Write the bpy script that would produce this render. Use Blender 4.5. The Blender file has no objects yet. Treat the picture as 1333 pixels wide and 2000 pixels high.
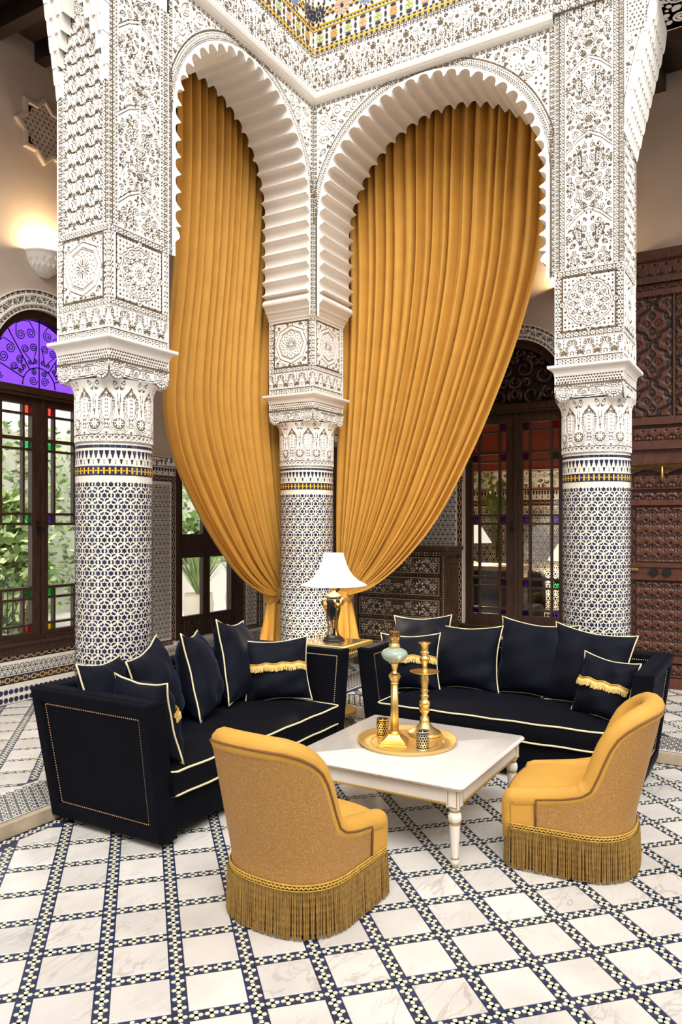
import bpy, math, random
import numpy as np
from mathutils import Vector, Matrix
from math import sin, cos, pi, sqrt, atan2, radians
C = bpy.context.scene.collection
sc = bpy.context.scene
# ------------------------------------------------------------------ camera
TH = radians(30.4)
cd = bpy.data.cameras.new('camera'); cam = bpy.data.objects.new('camera', cd); C.objects.link(cam)
cam.location = (0, 0, 1.6)
cam.rotation_euler = (pi/2, 0, TH - pi/2)
cd.sensor_fit = 'AUTO'; cd.sensor_width = 36.0
cd.lens = 1480/2000*36.0
cd.shift_x = 0.0; cd.shift_y = 22/2000
cd.clip_start = 0.05; cd.clip_end = 200
sc.camera = cam
# ------------------------------------------------------------------ world, sun, exposure
w = bpy.data.worlds.new('world'); sc.world = w; w.use_nodes = True
bg = w.node_tree.nodes['Background']
bg.inputs[0].default_value = (1.0, 0.985, 0.965, 1); bg.inputs[1].default_value = .85
sd = bpy.data.lights.new('sun', 'SUN'); sun = bpy.data.objects.new('sun', sd); C.objects.link(sun)
sd.energy = 2.1; sd.angle = radians(46); sd.color = (1.0, 0.97, 0.92)
sun.rotation_euler = Vector((0.78, 0.56, -1.0)).to_track_quat('-Z', 'Y').to_euler()
sc.view_settings.view_transform = 'Standard'; sc.view_settings.look = 'None'
sc.view_settings.gamma = 1.0; sc.view_settings.use_curve_mapping = False
sc.view_settings.exposure = 1.1
try:
    sc.cycles.max_bounces = 8; sc.cycles.diffuse_bounces = 4; sc.cycles.transmission_bounces = 6; sc.cycles.transparent_max_bounces = 8
    sc.cycles.use_denoising = True; sc.cycles.caustics_reflective = False; sc.cycles.caustics_refractive = False
except Exception: pass

# ------------------------------------------------------------------ projection helpers (layout constants only)
FX = np.array([cos(TH), sin(TH), 0]); RX = np.array([sin(TH), -cos(TH), 0])
def ray(x, y): return FX + RX*(x-666.5)/1480 - np.array([0, 0, 1.])*(y-1022)/1480
def ony(x, y, Y): r = ray(x, y); return np.array([0, 0, 1.6]) + r*(Y/r[1])
def onx(x, y, X): r = ray(x, y); return np.array([0, 0, 1.6]) + r*(X/r[0])
def proj(p):
    p = np.array(p, float) - np.array([0, 0, 1.6]); d = p@FX
    return (666.5+1480*(p@RX)/d, 1022-1480*p[2]/d, d)

# ------------------------------------------------------------------ materials
MATS = {}
def mat(name, col, rough=.5, metal=0., sheen=0., sheen_col=None, noise=None, bump=0., bscale=200., trans=0., emit=None, estr=0., coat=0., spec=.5, alpha=1., mix2=None, ior=1.45, stretch=None):
    if name in MATS: return MATS[name]
    m = bpy.data.materials.new(name); m.use_nodes = True; MATS[name] = m
    nt = m.node_tree; b = nt.nodes['Principled BSDF']
    b.inputs['Base Color'].default_value = (*col, 1); b.inputs['Roughness'].default_value = rough
    b.inputs['Metallic'].default_value = metal; b.inputs['Specular IOR Level'].default_value = spec
    b.inputs['IOR'].default_value = ior
    if sheen:
        b.inputs['Sheen Weight'].default_value = sheen; b.inputs['Sheen Roughness'].default_value = .35
        b.inputs['Sheen Tint'].default_value = (*(sheen_col or col), 1)
    if trans: b.inputs['Transmission Weight'].default_value = trans
    if coat: b.inputs['Coat Weight'].default_value = coat; b.inputs['Coat Roughness'].default_value = .08
    if emit: b.inputs['Emission Color'].default_value = (*emit, 1); b.inputs['Emission Strength'].default_value = estr
    if alpha < 1: b.inputs['Alpha'].default_value = alpha
    if noise or bump:
        tc = nt.nodes.new('ShaderNodeTexCoord')
        mp = nt.nodes.new('ShaderNodeMapping'); nt.links.new(tc.outputs['Object'], mp.inputs['Vector'])
        if stretch: mp.inputs['Scale'].default_value = stretch
    if noise:
        sc_, amt = noise[0], noise[1]; c2 = mix2 or tuple(min(1, c*(1-amt)) for c in col)
        n = nt.nodes.new('ShaderNodeTexNoise'); n.inputs['Scale'].default_value = sc_; n.inputs['Detail'].default_value = 6
        nt.links.new(mp.outputs['Vector'], n.inputs['Vector'])
        r = nt.nodes.new('ShaderNodeValToRGB'); r.color_ramp.elements[0].position = noise[2] if len(noise) > 2 else .35
        r.color_ramp.elements[1].position = noise[3] if len(noise) > 3 else .65
        r.color_ramp.elements[0].color = (*c2, 1); r.color_ramp.elements[1].color = (*col, 1)
        nt.links.new(n.outputs['Fac'], r.inputs['Fac']); nt.links.new(r.outputs['Color'], b.inputs['Base Color'])
    if bump:
        n2 = nt.nodes.new('ShaderNodeTexNoise'); n2.inputs['Scale'].default_value = bscale; n2.inputs['Detail'].default_value = 4
        nt.links.new(mp.outputs['Vector'], n2.inputs['Vector'])
        bp = nt.nodes.new('ShaderNodeBump'); bp.inputs['Strength'].default_value = bump; bp.inputs['Distance'].default_value = .003
        nt.links.new(n2.outputs['Fac'], bp.inputs['Height']); nt.links.new(bp.outputs['Normal'], b.inputs['Normal'])
    return m
def random_tint(m, lo=.85, hi=1.05, hue=None):
    """per-object tint so every stone differs a little"""
    nt = m.node_tree; b = nt.nodes['Principled BSDF']
    src = b.inputs['Base Color'].links[0].from_socket if b.inputs['Base Color'].links else None
    oi = nt.nodes.new('ShaderNodeObjectInfo'); mr = nt.nodes.new('ShaderNodeMapRange')
    mr.inputs['To Min'].default_value = lo; mr.inputs['To Max'].default_value = hi
    nt.links.new(oi.outputs['Random'], mr.inputs['Value'])
    mx = nt.nodes.new('ShaderNodeVectorMath'); mx.operation = 'SCALE'
    if src: nt.links.new(src, mx.inputs[0])
    else: mx.inputs[0].default_value = b.inputs['Base Color'].default_value[:3]
    nt.links.new(mr.outputs['Result'], mx.inputs['Scale']); nt.links.new(mx.outputs['Vector'], b.inputs['Base Color'])
    return m
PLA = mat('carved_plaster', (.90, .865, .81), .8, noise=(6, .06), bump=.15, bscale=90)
PLG = mat('carved_plaster_shaded_ground', (.18, .135, .09), .9, noise=(14, .3))  # groove floors: dirt brown deepened, with the shade of the recesses painted in
PLS = mat('smooth_plaster', (.86, .82, .765), .7, noise=(4, .05))
BEI = mat('beige_wall_plaster', (.60, .49, .40), .85, noise=(2.5, .1), bump=.1, bscale=40)
WHG = mat('white_glazed_tile', (.80, .75, .66), .16, noise=(25, .12), spec=.55)
NAV = mat('navy_glazed_tile', (.012, .014, .026), .15, noise=(16, .5), mix2=(.014, .018, .055), spec=.55)
BLU = mat('blue_floor_tile', (.028, .045, .12), .28, noise=(30, .5), mix2=(.015, .018, .045), spec=.5)
YEL = mat('yellow_glazed_tile', (.72, .42, .04), .2)
OCH = mat('ochre_glazed_tile', (.50, .29, .10), .25)
def marble(name, base, vein):
    m = mat(name, base, .16); nt = m.node_tree; b = nt.nodes['Principled BSDF']
    g = nt.nodes.new('ShaderNodeNewGeometry'); oi = nt.nodes.new('ShaderNodeObjectInfo'); va = nt.nodes.new('ShaderNodeVectorMath'); va.operation = 'MULTIPLY_ADD'
    cb = nt.nodes.new('ShaderNodeCombineXYZ')
    for k in range(3): nt.links.new(oi.outputs['Random'], cb.inputs[k])
    va.inputs[1].default_value = (37, 53, 11); nt.links.new(cb.outputs[0], va.inputs[0]); nt.links.new(g.outputs['Position'], va.inputs[2])
    mp = nt.nodes.new('ShaderNodeMapping'); mp.inputs['Rotation'].default_value = (0, 0, .5); mp.inputs['Scale'].default_value = (1, 2.6, 1); nt.links.new(va.outputs[0], mp.inputs['Vector'])
    n1 = nt.nodes.new('ShaderNodeTexNoise'); n1.inputs['Scale'].default_value = 3.2; n1.inputs['Detail'].default_value = 8; n1.inputs['Distortion'].default_value = 1.6; nt.links.new(mp.outputs[0], n1.inputs['Vector'])
    r1 = nt.nodes.new('ShaderNodeValToRGB'); e = r1.color_ramp.elements; e[0].position = .455; e[0].color = (1, 1, 1, 1); e[1].position = .53; e[1].color = (1, 1, 1, 1); q = e.new(.492); q.color = (*vein, 1)
    n2 = nt.nodes.new('ShaderNodeTexNoise'); n2.inputs['Scale'].default_value = 4; n2.inputs['Detail'].default_value = 4; nt.links.new(va.outputs[0], n2.inputs['Vector'])
    r2 = nt.nodes.new('ShaderNodeValToRGB'); r2.color_ramp.elements[0].position = .35; r2.color_ramp.elements[1].position = .6; r2.color_ramp.elements[0].color = (*[c*.86 for c in base], 1); r2.color_ramp.elements[1].color = (*base, 1)
    nt.links.new(n1.outputs['Fac'], r1.inputs['Fac']); nt.links.new(n2.outputs['Fac'], r2.inputs['Fac'])
    n3 = nt.nodes.new('ShaderNodeTexNoise'); n3.inputs['Scale'].default_value = 2.2; nt.links.new(va.outputs[0], n3.inputs['Vector'])
    r3 = nt.nodes.new('ShaderNodeValToRGB'); r3.color_ramp.elements[0].position = .48; r3.color_ramp.elements[1].position = .62; nt.links.new(n3.outputs['Fac'], r3.inputs['Fac'])
    mx = nt.nodes.new('ShaderNodeMix'); mx.data_type = 'RGBA'; mx.blend_type = 'MULTIPLY'; nt.links.new(r3.outputs['Color'], mx.inputs['Factor']); nt.links.new(r2.outputs['Color'], mx.inputs[6]); nt.links.new(r1.outputs['Color'], mx.inputs[7])
    nt.links.new(mx.outputs[2], b.inputs['Base Color']); return m
MAR = random_tint(marble('white_marble', (.735, .695, .65), (.74, .72, .70)), .87, 1.05)
MARP = mat('kerb_marble', (.60, .48, .34), .4, noise=(8, .35))
MTOP = mat('table_marble', (.70, .655, .605), .14, noise=(3.2, .12, .40, .60), mix2=(.66, .615, .565), stretch=(1, 3.5, 1))
PETM = mat('cream_mosaic_petal', (.70, .68, .53), .25)
GRT = mat('cream_grout', (.66, .58, .47), .8)
WOOD = mat('dark_carved_wood', (.050, .022, .012), .42, noise=(9, .45), bump=.2, bscale=60, stretch=(4, 4, 1))
WOODR = mat('red_brown_carved_wood', (.115, .038, .020), .42, noise=(9, .4), bump=.2, bscale=60, stretch=(4, 4, 1))
WOODK = mat('near_black_wood', (.022, .011, .008), .5, noise=(8, .4))
CURT = mat('mustard_velvet_curtain', (.57, .285, .044), .75, sheen=.08, sheen_col=(1, .72, .28), noise=(7, .1), bump=.06, bscale=300)
CHV = mat('mustard_velvet_chair', (.62, .325, .052), .7, sheen=.15, sheen_col=(1, .75, .3), noise=(9, .1), bump=.05, bscale=250)
CHP = mat('brown_piping', (.20, .085, .022), .7)
FRG = mat('gold_bullion_fringe', (.34, .195, .046), .55, sheen=.2, noise=(40, .3))
BRA = mat('gold_braid', (.66, .40, .07), .5, noise=(60, .3))
VEL = mat('navy_velvet', (.0022, .0026, .0058), .75, spec=.12, sheen=.09, sheen_col=(.12, .16, .34), noise=(6, .35), bump=.05, bscale=200)
VELC = mat('navy_velvet_cushion', (.0045, .0056, .0128), .72, spec=.15, sheen=.20, sheen_col=(.14, .19, .38), noise=(5, .4), bump=.08, bscale=60)
PIP = mat('cream_piping', (.80, .69, .42), .6)
CFR = mat('cream_gold_fringe', (.80, .58, .20), .6, noise=(50, .3))
NAIL = mat('brass_nailhead', (.75, .48, .27), .3, 1.)
BRS = mat('polished_brass', (.83, .58, .21), .34, 1., noise=(20, .15))
BRD = mat('aged_brass', (.55, .36, .12), .35, 1., noise=(12, .3))
SIL = mat('pierced_silver', (.75, .72, .66), .3, 1.)
GPL = mat('gold_paint', (.55, .36, .10), .4, .6)
IVO = mat('ivory_paint', (.80, .755, .69), .4, noise=(10, .05))
BLK = mat('black_enamel', (.012, .012, .012), .25)
GGR = mat('green_crackle_glass', (.72, .88, .76), .25, trans=.6, bump=.15, bscale=120)
CLR = mat('clear_window_glass', (1, 1, 1), .02, trans=1., ior=1.0, spec=.2)
SHD = mat('lamp_shade_fabric', (.92, .86, .76), .8, emit=(1., .90, .74), estr=.45)
INL = mat('bone_inlay', (.78, .70, .58), .4)
CHW = mat('chest_walnut', (.085, .042, .022), .3, noise=(9, .4), spec=.5)
IRON = mat('wrought_iron', (.010, .010, .012), .5, .3)
LEAF = mat('garden_leaf', (.38, .52, .20), .5, noise=(3, .5))
TERR = mat('terracotta', (.58, .30, .17), .8)
RED = mat('red_wall_paint', (.20, .028, .022), .7, noise=(3, .2))
def glass(name, col):
    if name in MATS: return MATS[name]
    m = bpy.data.materials.new(name); m.use_nodes = True; nt = m.node_tree; MATS[name] = m
    for n in list(nt.nodes):
        if n.type != 'OUTPUT_MATERIAL': nt.nodes.remove(n)
    out = [n for n in nt.nodes if n.type == 'OUTPUT_MATERIAL'][0]
    t = nt.nodes.new('ShaderNodeBsdfTransparent'); t.inputs[0].default_value = (*col, 1)
    g = nt.nodes.new('ShaderNodeBsdfGlossy'); g.inputs['Roughness'].default_value = .05
    mx = nt.nodes.new('ShaderNodeMixShader'); mx.inputs[0].default_value = .04
    nt.links.new(t.outputs[0], mx.inputs[1]); nt.links.new(g.outputs[0], mx.inputs[2]); nt.links.new(mx.outputs[0], out.inputs[0])
    return m
G_CLR = glass('clear_pane', (.97, .98, .97)); G_PUR = glass('purple_pane', (.46, .25, .93)); G_RED = glass('red_pane', (.90, .25, .2))
G_GRN = glass('green_pane', (.25, .78, .48)); G_YEL = glass('yellow_pane', (.96, .72, .16))

# ------------------------------------------------------------------ mesh helpers
class MB:
    def __init__(s): s.v = []; s.f = []; s.m = []
    def add(s, vs, fs, mi=0):
        o = len(s.v); s.v.extend([tuple(map(float, p)) for p in vs]); s.f.extend([tuple(i+o for i in f) for f in fs]); s.m.extend([mi]*len(fs)); return s
    def box(s, c, d, mi=0, R=None):
        x, y, z = d[0]/2, d[1]/2, d[2]/2
        P = [(-x,-y,-z),(x,-y,-z),(x,y,-z),(-x,y,-z),(-x,-y,z),(x,-y,z),(x,y,z),(-x,y,z)]
        if R is not None: P = [tuple(R @ Vector(p)) for p in P]
        return s.add([(p[0]+c[0], p[1]+c[1], p[2]+c[2]) for p in P], [(0,3,2,1),(4,5,6,7),(0,1,5,4),(1,2,6,5),(2,3,7,6),(3,0,4,7)], mi)
    def box2(s, a, b, mi=0):
        return s.box([(a[i]+b[i])/2 for i in range(3)], [abs(b[i]-a[i]) for i in range(3)], mi)
    def tube(s, pts, r, n=8, mi=0, closed=False, cap=True):
        P = [np.array(p, float) for p in pts]; N = len(P); rr = r if hasattr(r, '__len__') else [r]*N
        up = np.array([0, 0, 1.]); vs = []; prev = None
        for i in range(N):
            a = P[(i-1) % N] if (closed or i > 0) else P[i]; b = P[(i+1) % N] if (closed or i < N-1) else P[i]
            t = b-a; L = np.linalg.norm(t); t = t/L if L > 1e-9 else np.array([0, 0, 1.])
            if prev is None:
                u = np.cross(t, up if abs(t[2]) < .9 else np.array([1., 0, 0]))
            else: u = prev - t*(prev@t)
            u /= max(np.linalg.norm(u), 1e-9); prev = u; q = np.cross(t, u)
            for k in range(n):
                an = 2*pi*k/n; vs.append(P[i]+rr[i]*(u*cos(an)+q*sin(an)))
        fs = []
        for i in range(N if closed else N-1):
            j = (i+1) % N
            for k in range(n): fs.append((i*n+k, i*n+(k+1) % n, j*n+(k+1) % n, j*n+k))
        if cap and not closed: fs.append(tuple(range(n-1, -1, -1))); fs.append(tuple((N-1)*n+k for k in range(n)))
        return s.add(vs, fs, mi)
    def lathe(s, prof, n=24, c=(0, 0, 0), mi=0, a0=0., a1=2*pi, sx=1., sy=1., fl=None, cap=True):
        full = abs(a1-a0-2*pi) < 1e-6; m = n if full else n+1; vs = []; fs = []
        for (r, z) in prof:
            for k in range(m):
                a = a0+(a1-a0)*k/n; q = r*(fl(a, z) if fl else 1.)
                vs.append((c[0]+q*cos(a)*sx, c[1]+q*sin(a)*sy, c[2]+z))
        for i in range(len(prof)-1):
            for k in range(n):
                k2 = (k+1) % m; fs.append((i*m+k, i*m+k2, (i+1)*m+k2, (i+1)*m+k))
        if cap and full:
            if prof[0][0] > 1e-6: fs.append(tuple(range(m-1, -1, -1)))
            if prof[-1][0] > 1e-6: fs.append(tuple((len(prof)-1)*m+k for k in range(m)))
        return s.add(vs, fs, mi)
    def prism(s, poly, O, U, V, N, h, mi=0, side=True, back=False):
        O, U, V, N = (np.array(q, float) for q in (O, U, V, N)); n = len(poly)
        top = [O+U*a+V*b+N*h for a, b in poly]
        if not side: return s.add(top, [tuple(range(n))], mi)
        bot = [O+U*a+V*b for a, b in poly]
        fs = [tuple(range(n))]+[(i+n, (i+1) % n+n, (i+1) % n, i) for i in range(n)]
        if back: fs.append(tuple(range(2*n-1, n-1, -1)))
        return s.add(top+bot, fs, mi)
    def grid(s, A, mi=0, wrapu=False, flip=False):
        """A[nv][nu] of points"""
        nv, nu = len(A), len(A[0]); vs = [p for row in A for p in row]; fs = []
        for i in range(nv-1):
            for k in range(nu if wrapu else nu-1):
                k2 = (k+1) % nu; q = (i*nu+k, i*nu+k2, (i+1)*nu+k2, (i+1)*nu+k); fs.append(q[::-1] if flip else q)
        return s.add(vs, fs, mi)
    def build(s, name, mats, parent=None, smooth=False, kind=None, label=None, angle=None):
        me = bpy.data.meshes.new(name); me.from_pydata(s.v, [], s.f); me.validate(clean_customdata=False)
        if not isinstance(mats, (list, tuple)): mats = [mats]
        for m in mats: me.materials.append(m)
        if len(mats) > 1 and len(me.polygons) == len(s.m): me.polygons.foreach_set('material_index', s.m)
        if smooth:
            me.polygons.foreach_set('use_smooth', [True]*len(me.polygons))
            if angle: me.set_sharp_from_angle(angle=radians(angle))
        return link(name, me, parent, kind, label)
def link(name, me, parent=None, kind=None, label=None):
    o = bpy.data.objects.new(name, me); C.objects.link(o)
    if parent is not None: o.parent = parent
    if kind: o['kind'] = kind
    if label: o['label'] = label
    return o
def thing(name, label, cat, loc=(0, 0, 0), rz=0., group=None, kind=None):
    o = bpy.data.objects.new(name, None); C.objects.link(o); o.location = loc; o.rotation_euler = (0, 0, rz); o.empty_display_size = .1
    if label: o['label'] = label
    if cat: o['category'] = cat
    if group: o['group'] = group
    if kind: o['kind'] = kind
    return o
def tag(o, label, cat, group=None):
    o['label'] = label; o['category'] = cat
    if group: o['group'] = group
    return o
def dup(root, loc, rot=None, label=None, group=None):
    r = root.copy(); C.objects.link(r); r.location = loc
    if rot is not None: r.rotation_euler = rot
    if label: r['label'] = label
    if group: r['group'] = group
    for ch in list(root.children):
        c = ch.copy(); C.objects.link(c); c.parent = r
        for g in list(ch.children):
            d = g.copy(); C.objects.link(d); d.parent = c
    return r
def bigmesh(name, V, F, MI, mats, parent=None, smooth=False, kind=None):
    """V (n,3) F (m,4) numpy -> object"""
    me = bpy.data.meshes.new(name); n, m = len(V), len(F)
    me.vertices.add(n); me.vertices.foreach_set('co', V.astype(np.float32).ravel())
    me.loops.add(m*4); me.loops.foreach_set('vertex_index', F.astype(np.int32).ravel())
    me.polygons.add(m); me.polygons.foreach_set('loop_start', np.arange(0, m*4, 4, dtype=np.int32))
    me.polygons.foreach_set('loop_total', np.full(m, 4, np.int32))
    if MI is not None: me.polygons.foreach_set('material_index', MI.astype(np.int32))
    if smooth: me.polygons.foreach_set('use_smooth', np.ones(m, bool))
    me.update(calc_edges=True)
    for q in mats: me.materials.append(q)
    return link(name, me, parent, kind)

# ------------------------------------------------------------------ carving canvas: heights cut by grooves, as a plasterer's knife does
class Cv:
    def __init__(s, w, h, g=.004):
        s.nu = int(round(w/g))+1; s.nv = int(round(h/g))+1; s.w = w; s.h = h
        s.gu = w/(s.nu-1); s.gv = h/(s.nv-1); s.g = (s.gu+s.gv)/2
        s.X, s.Y = np.meshgrid(np.linspace(0, w, s.nu), np.linspace(0, h, s.nv)); s.H = np.ones((s.nv, s.nu))
    def _win(s, x0, x1, y0, y1):
        a = max(0, int(x0/s.gu)); b = min(s.nu, int(x1/s.gu)+2); c = max(0, int(y0/s.gv)); d = min(s.nv, int(y1/s.gv)+2)
        return (slice(c, d), slice(a, b)) if (b > a and d > c) else None
    def _dist(s, P, pad):
        P = np.asarray(P, float)
        if len(P) > 1:
            out = [P[:1]]
            for a, b in zip(P[:-1], P[1:]):
                n = max(1, int(np.hypot(*(b-a))/(s.g*.8))); out.append(a+(b-a)*np.linspace(0, 1, n+1)[1:, None])
            P = np.vstack(out)
        W = s._win(P[:, 0].min()-pad, P[:, 0].max()+pad, P[:, 1].min()-pad, P[:, 1].max()+pad)
        if W is None: return None, None
        X, Y = s.X[W], s.Y[W]; D = np.full(X.shape, 9.)
        for i in range(0, len(P), 64):
            q = P[i:i+64]; D = np.minimum(D, np.sqrt((X[..., None]-q[:, 0])**2+(Y[..., None]-q[:, 1])**2).min(-1))
        return W, D
    def groove(s, P, hw=.0025, d=0.):
        hw = hw*.62+.0002 if hw < .0045 else hw
        W, D = s._dist(P, hw+s.g*1.5)
        if W is not None: s.H[W] = np.minimum(s.H[W], d+(1-d)*np.clip((D-hw)/s.g+.1, 0, 1))
    def ridge(s, P, hw, val=1.):
        W, D = s._dist(P, hw+s.g)
        if W is not None: s.H[W] = np.where(D < hw, np.maximum(s.H[W], val), s.H[W])
    def poly(s, P, val=0.):
        P = np.asarray(P, float); W = s._win(P[:, 0].min(), P[:, 0].max(), P[:, 1].min(), P[:, 1].max())
        if W is None: return
        X, Y = s.X[W], s.Y[W]; ins = np.zeros(X.shape, bool); n = len(P)
        for i in range(n):
            x0, y0 = P[i]; x1, y1 = P[(i+1) % n]
            if y0 == y1: continue
            ins ^= ((y0 > Y) != (y1 > Y)) & (X < (x1-x0)*(Y-y0)/(y1-y0)+x0)
        s.H[W] = np.where(ins, val, s.H[W])
    def dots(s, pts, r=.004):
        for p in pts: s.groove([p], r)
    def diamond(s, x, y, a, b):
        W = s._win(x-a-s.g, x+a+s.g, y-b-s.g, y+b+s.g)
        if W is None: return
        d = (np.abs(s.X[W]-x)/a+np.abs(s.Y[W]-y)/b-1)*min(a, b)*.8
        s.H[W] = np.minimum(s.H[W], np.clip(d/s.g+.25, 0, 1))
    def rect(s, x0, x1, y0, y1, val):
        W = s._win(x0, x1-s.gu, y0, y1-s.gv)
        if W: s.H[W] = val
    # motifs
    def spiral(s, x, y, r, turns=1.6, ph=0., sg=1, hw=.0022):
        t = np.linspace(0, 1, int(24*turns)); a = ph+sg*2*pi*turns*t; q = r*(1-.82*t)
        s.groove(np.c_[x+q*np.cos(a), y+q*np.sin(a)], hw)
    def arc(s, x, y, r, a0, a1, hw=.0022):
        a = np.linspace(a0, a1, max(6, int(abs(a1-a0)*6))); s.groove(np.c_[x+r*np.cos(a), y+r*np.sin(a)], hw)
    def leaf(s, x, y, L, W, an, veins=4, hw=.0018):
        t = np.linspace(0, 1, 12); e = W/2*np.sin(pi*t**.8); c_, s_ = cos(an), sin(an)
        def T(a, b): return np.c_[x+a*c_-b*s_, y+a*s_+b*c_]
        s.groove(T(t*L, e), hw); s.groove(T(t*L, -e), hw); s.groove(T(t*L*.9, t*0), hw*.7)
        for k in range(veins):
            q = (k+.7)/(veins+.6); b = W/2*sin(pi*q**.8)*.75
            for sg in (1, -1): s.groove(T(np.array([q-.16, q])*L, np.array([0, sg*b])), hw*.7)
    def rosette(s, x, y, r, n=8, hw=.002):
        s.arc(x, y, r, 0, 2*pi, hw)
        for k in range(n):
            a = 2*pi*k/n; s.groove([(x+.35*r*cos(a), y+.35*r*sin(a)), (x+.8*r*cos(a), y+.8*r*sin(a))], hw)
        s.groove([(x, y)], r*.14)
    def lattice(s, x0, x1, y0, y1, p, r, stag=True):
        ny = int((y1-y0)/p); nx = int((x1-x0)/p)
        for j in range(ny):
            for i in range(nx):
                xx = x0+(i+.5+(.5 if (stag and j % 2) else 0))*(x1-x0)/nx; yy = y0+(j+.5)*(y1-y0)/ny
                if xx < x1-r: s.diamond(xx, yy, r, r)
    def bead(s, x0, x1, y0, y1, p=.05):
        """carved border strip: diamonds between linked ovals"""
        hor = (x1-x0) > (y1-y0); L = (x1-x0) if hor else (y1-y0); wd = (y1-y0) if hor else (x1-x0)
        n = max(1, int(round(L/p))); 
        def T(a, b): return (x0+a, y0+b) if hor else (x0+b, y0+a)
        for e in (0.0, wd): s.groove([T(0, e), T(L, e)], .0016)
        q = L/n
        for i in range(n):
            c = (i+.5)*q
            for (da, db, ra, rb) in ((0, .5, .16, .10), (-.3, .27, .12, .13), (-.3, .73, .12, .13), (.3, .27, .12, .13), (.3, .73, .12, .13), (.5, .5, .1, .1)):
                a, b = T(c+da*q, db*wd); A, B = (ra*q, rb*wd*1.3) if hor else (rb*wd*1.3, ra*q)
                s.diamond(a, b, max(A, .0042), max(B, .0042))
    def scrolls(s, inside, x0, x1, y0, y1, rs, seed, mirror=None, tries=700, deep=False):
        rd = random.Random(seed); cs = []; AX = np.empty((4000, 3)); nA = 0
        for r0 in rs:
            for _ in range(tries):
                x = rd.uniform(x0, x1); y = rd.uniform(y0, y1); r = r0*rd.uniform(.85, 1.1)
                if mirror is not None and x+r > mirror: continue
                if nA and ((AX[:nA, 0]-x)**2+(AX[:nA, 1]-y)**2 < (r+AX[:nA, 2]+.003)**2).any(): continue
                if not inside(x, y) or not all(inside(x+r*cos(k*pi/4), y+r*sin(k*pi/4)) for k in range(8)): continue
                cs.append((x, y, r)); AX[nA] = (x, y, r); nA += 1; ty = rd.random(); ph = rd.uniform(0, 2*pi); sg = rd.choice((1, -1))
                for mx in ((False, True) if mirror is not None else (False,)):
                    X = 2*mirror-x if mx else x; P = pi-ph if mx else ph; S = -sg if mx else sg
                    if r < .012: s.diamond(X, y, r*.72, r*.72)
                    elif ty < .5:
                        s.spiral(X, y, r*.95, 1.7, P, S, .0026 if deep else .0022)
                        if deep:
                            for k in range(3): s.diamond(X+r*1.02*cos(P+S*(k*2.1+.5)), y+r*1.02*sin(P+S*(k*2.1+.5)), .006, .006)
                    elif ty < .8: s.leaf(X-r*.9*cos(P), y-r*.9*sin(P), r*1.8, r*1.1, P, 4 if r > .022 else 2)
                    elif ty < .9 and r > .02:
                        s.arc(X, y, r*.9, P, P+S*4.2); s.arc(X, y, r*.58, P+.4*S, P+S*3.9); s.groove([(X, y)], r*.16)
                    else:
                        for k in range(5): s.diamond(X+r*.55*cos(P+k*1.257), y+r*.55*sin(P+k*1.257), max(.004, r*.17), max(.004, r*.17))
        return cs
    def mesh(s, name, O, U, V, N, depth, mats, parent=None, keep=None, wrap=None):
        O, U, V, N = (np.array(q, float) for q in (O, U, V, N))
        if wrap is None:
            P = O+s.X[..., None]*U+s.Y[..., None]*V+(s.H[..., None]*depth)*N
        else: P = wrap(s.X, s.Y, s.H*depth)
        idx = np.arange(s.nu*s.nv).reshape(s.nv, s.nu)
        F = np.stack([idx[:-1, :-1], idx[:-1, 1:], idx[1:, 1:], idx[1:, :-1]], -1)
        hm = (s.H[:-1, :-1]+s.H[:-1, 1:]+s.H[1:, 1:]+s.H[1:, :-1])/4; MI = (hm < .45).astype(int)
        F = F.reshape(-1, 4); MI = MI.ravel()
        if keep is not None:
            cx = (s.X[:-1, :-1]+s.X[1:, 1:])/2; cy = (s.Y[:-1, :-1]+s.Y[1:, 1:])/2; k = keep(cx, cy).ravel(); F = F[k]; MI = MI[k]
        used = np.unique(F); mp = np.zeros(s.nu*s.nv, int); mp[used] = np.arange(len(used))
        return bigmesh(name, P.reshape(-1, 3)[used], mp[F], MI, mats, parent)
# ------------------------------------------------------------------ key dimensions
YA = 3.55; XB = 5.57; XL = 3.26; PX = .52; PY = .47; YR0 = .975; YR1 = 1.456     # arcade planes and piers
ZP = .07; KY = 3.405; KX = 5.44                                                   # raised gallery and its kerb
YG = 5.67; XG = 7.65; ZC = 5.80                                                   # gallery back walls, ceiling
X_, Y_, Z_ = (1, 0, 0), (0, 1, 0), (0, 0, 1); NX, NY = (-1, 0, 0), (0, -1, 0)
DEP = .0085; PL = [PLA, PLG]

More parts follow.
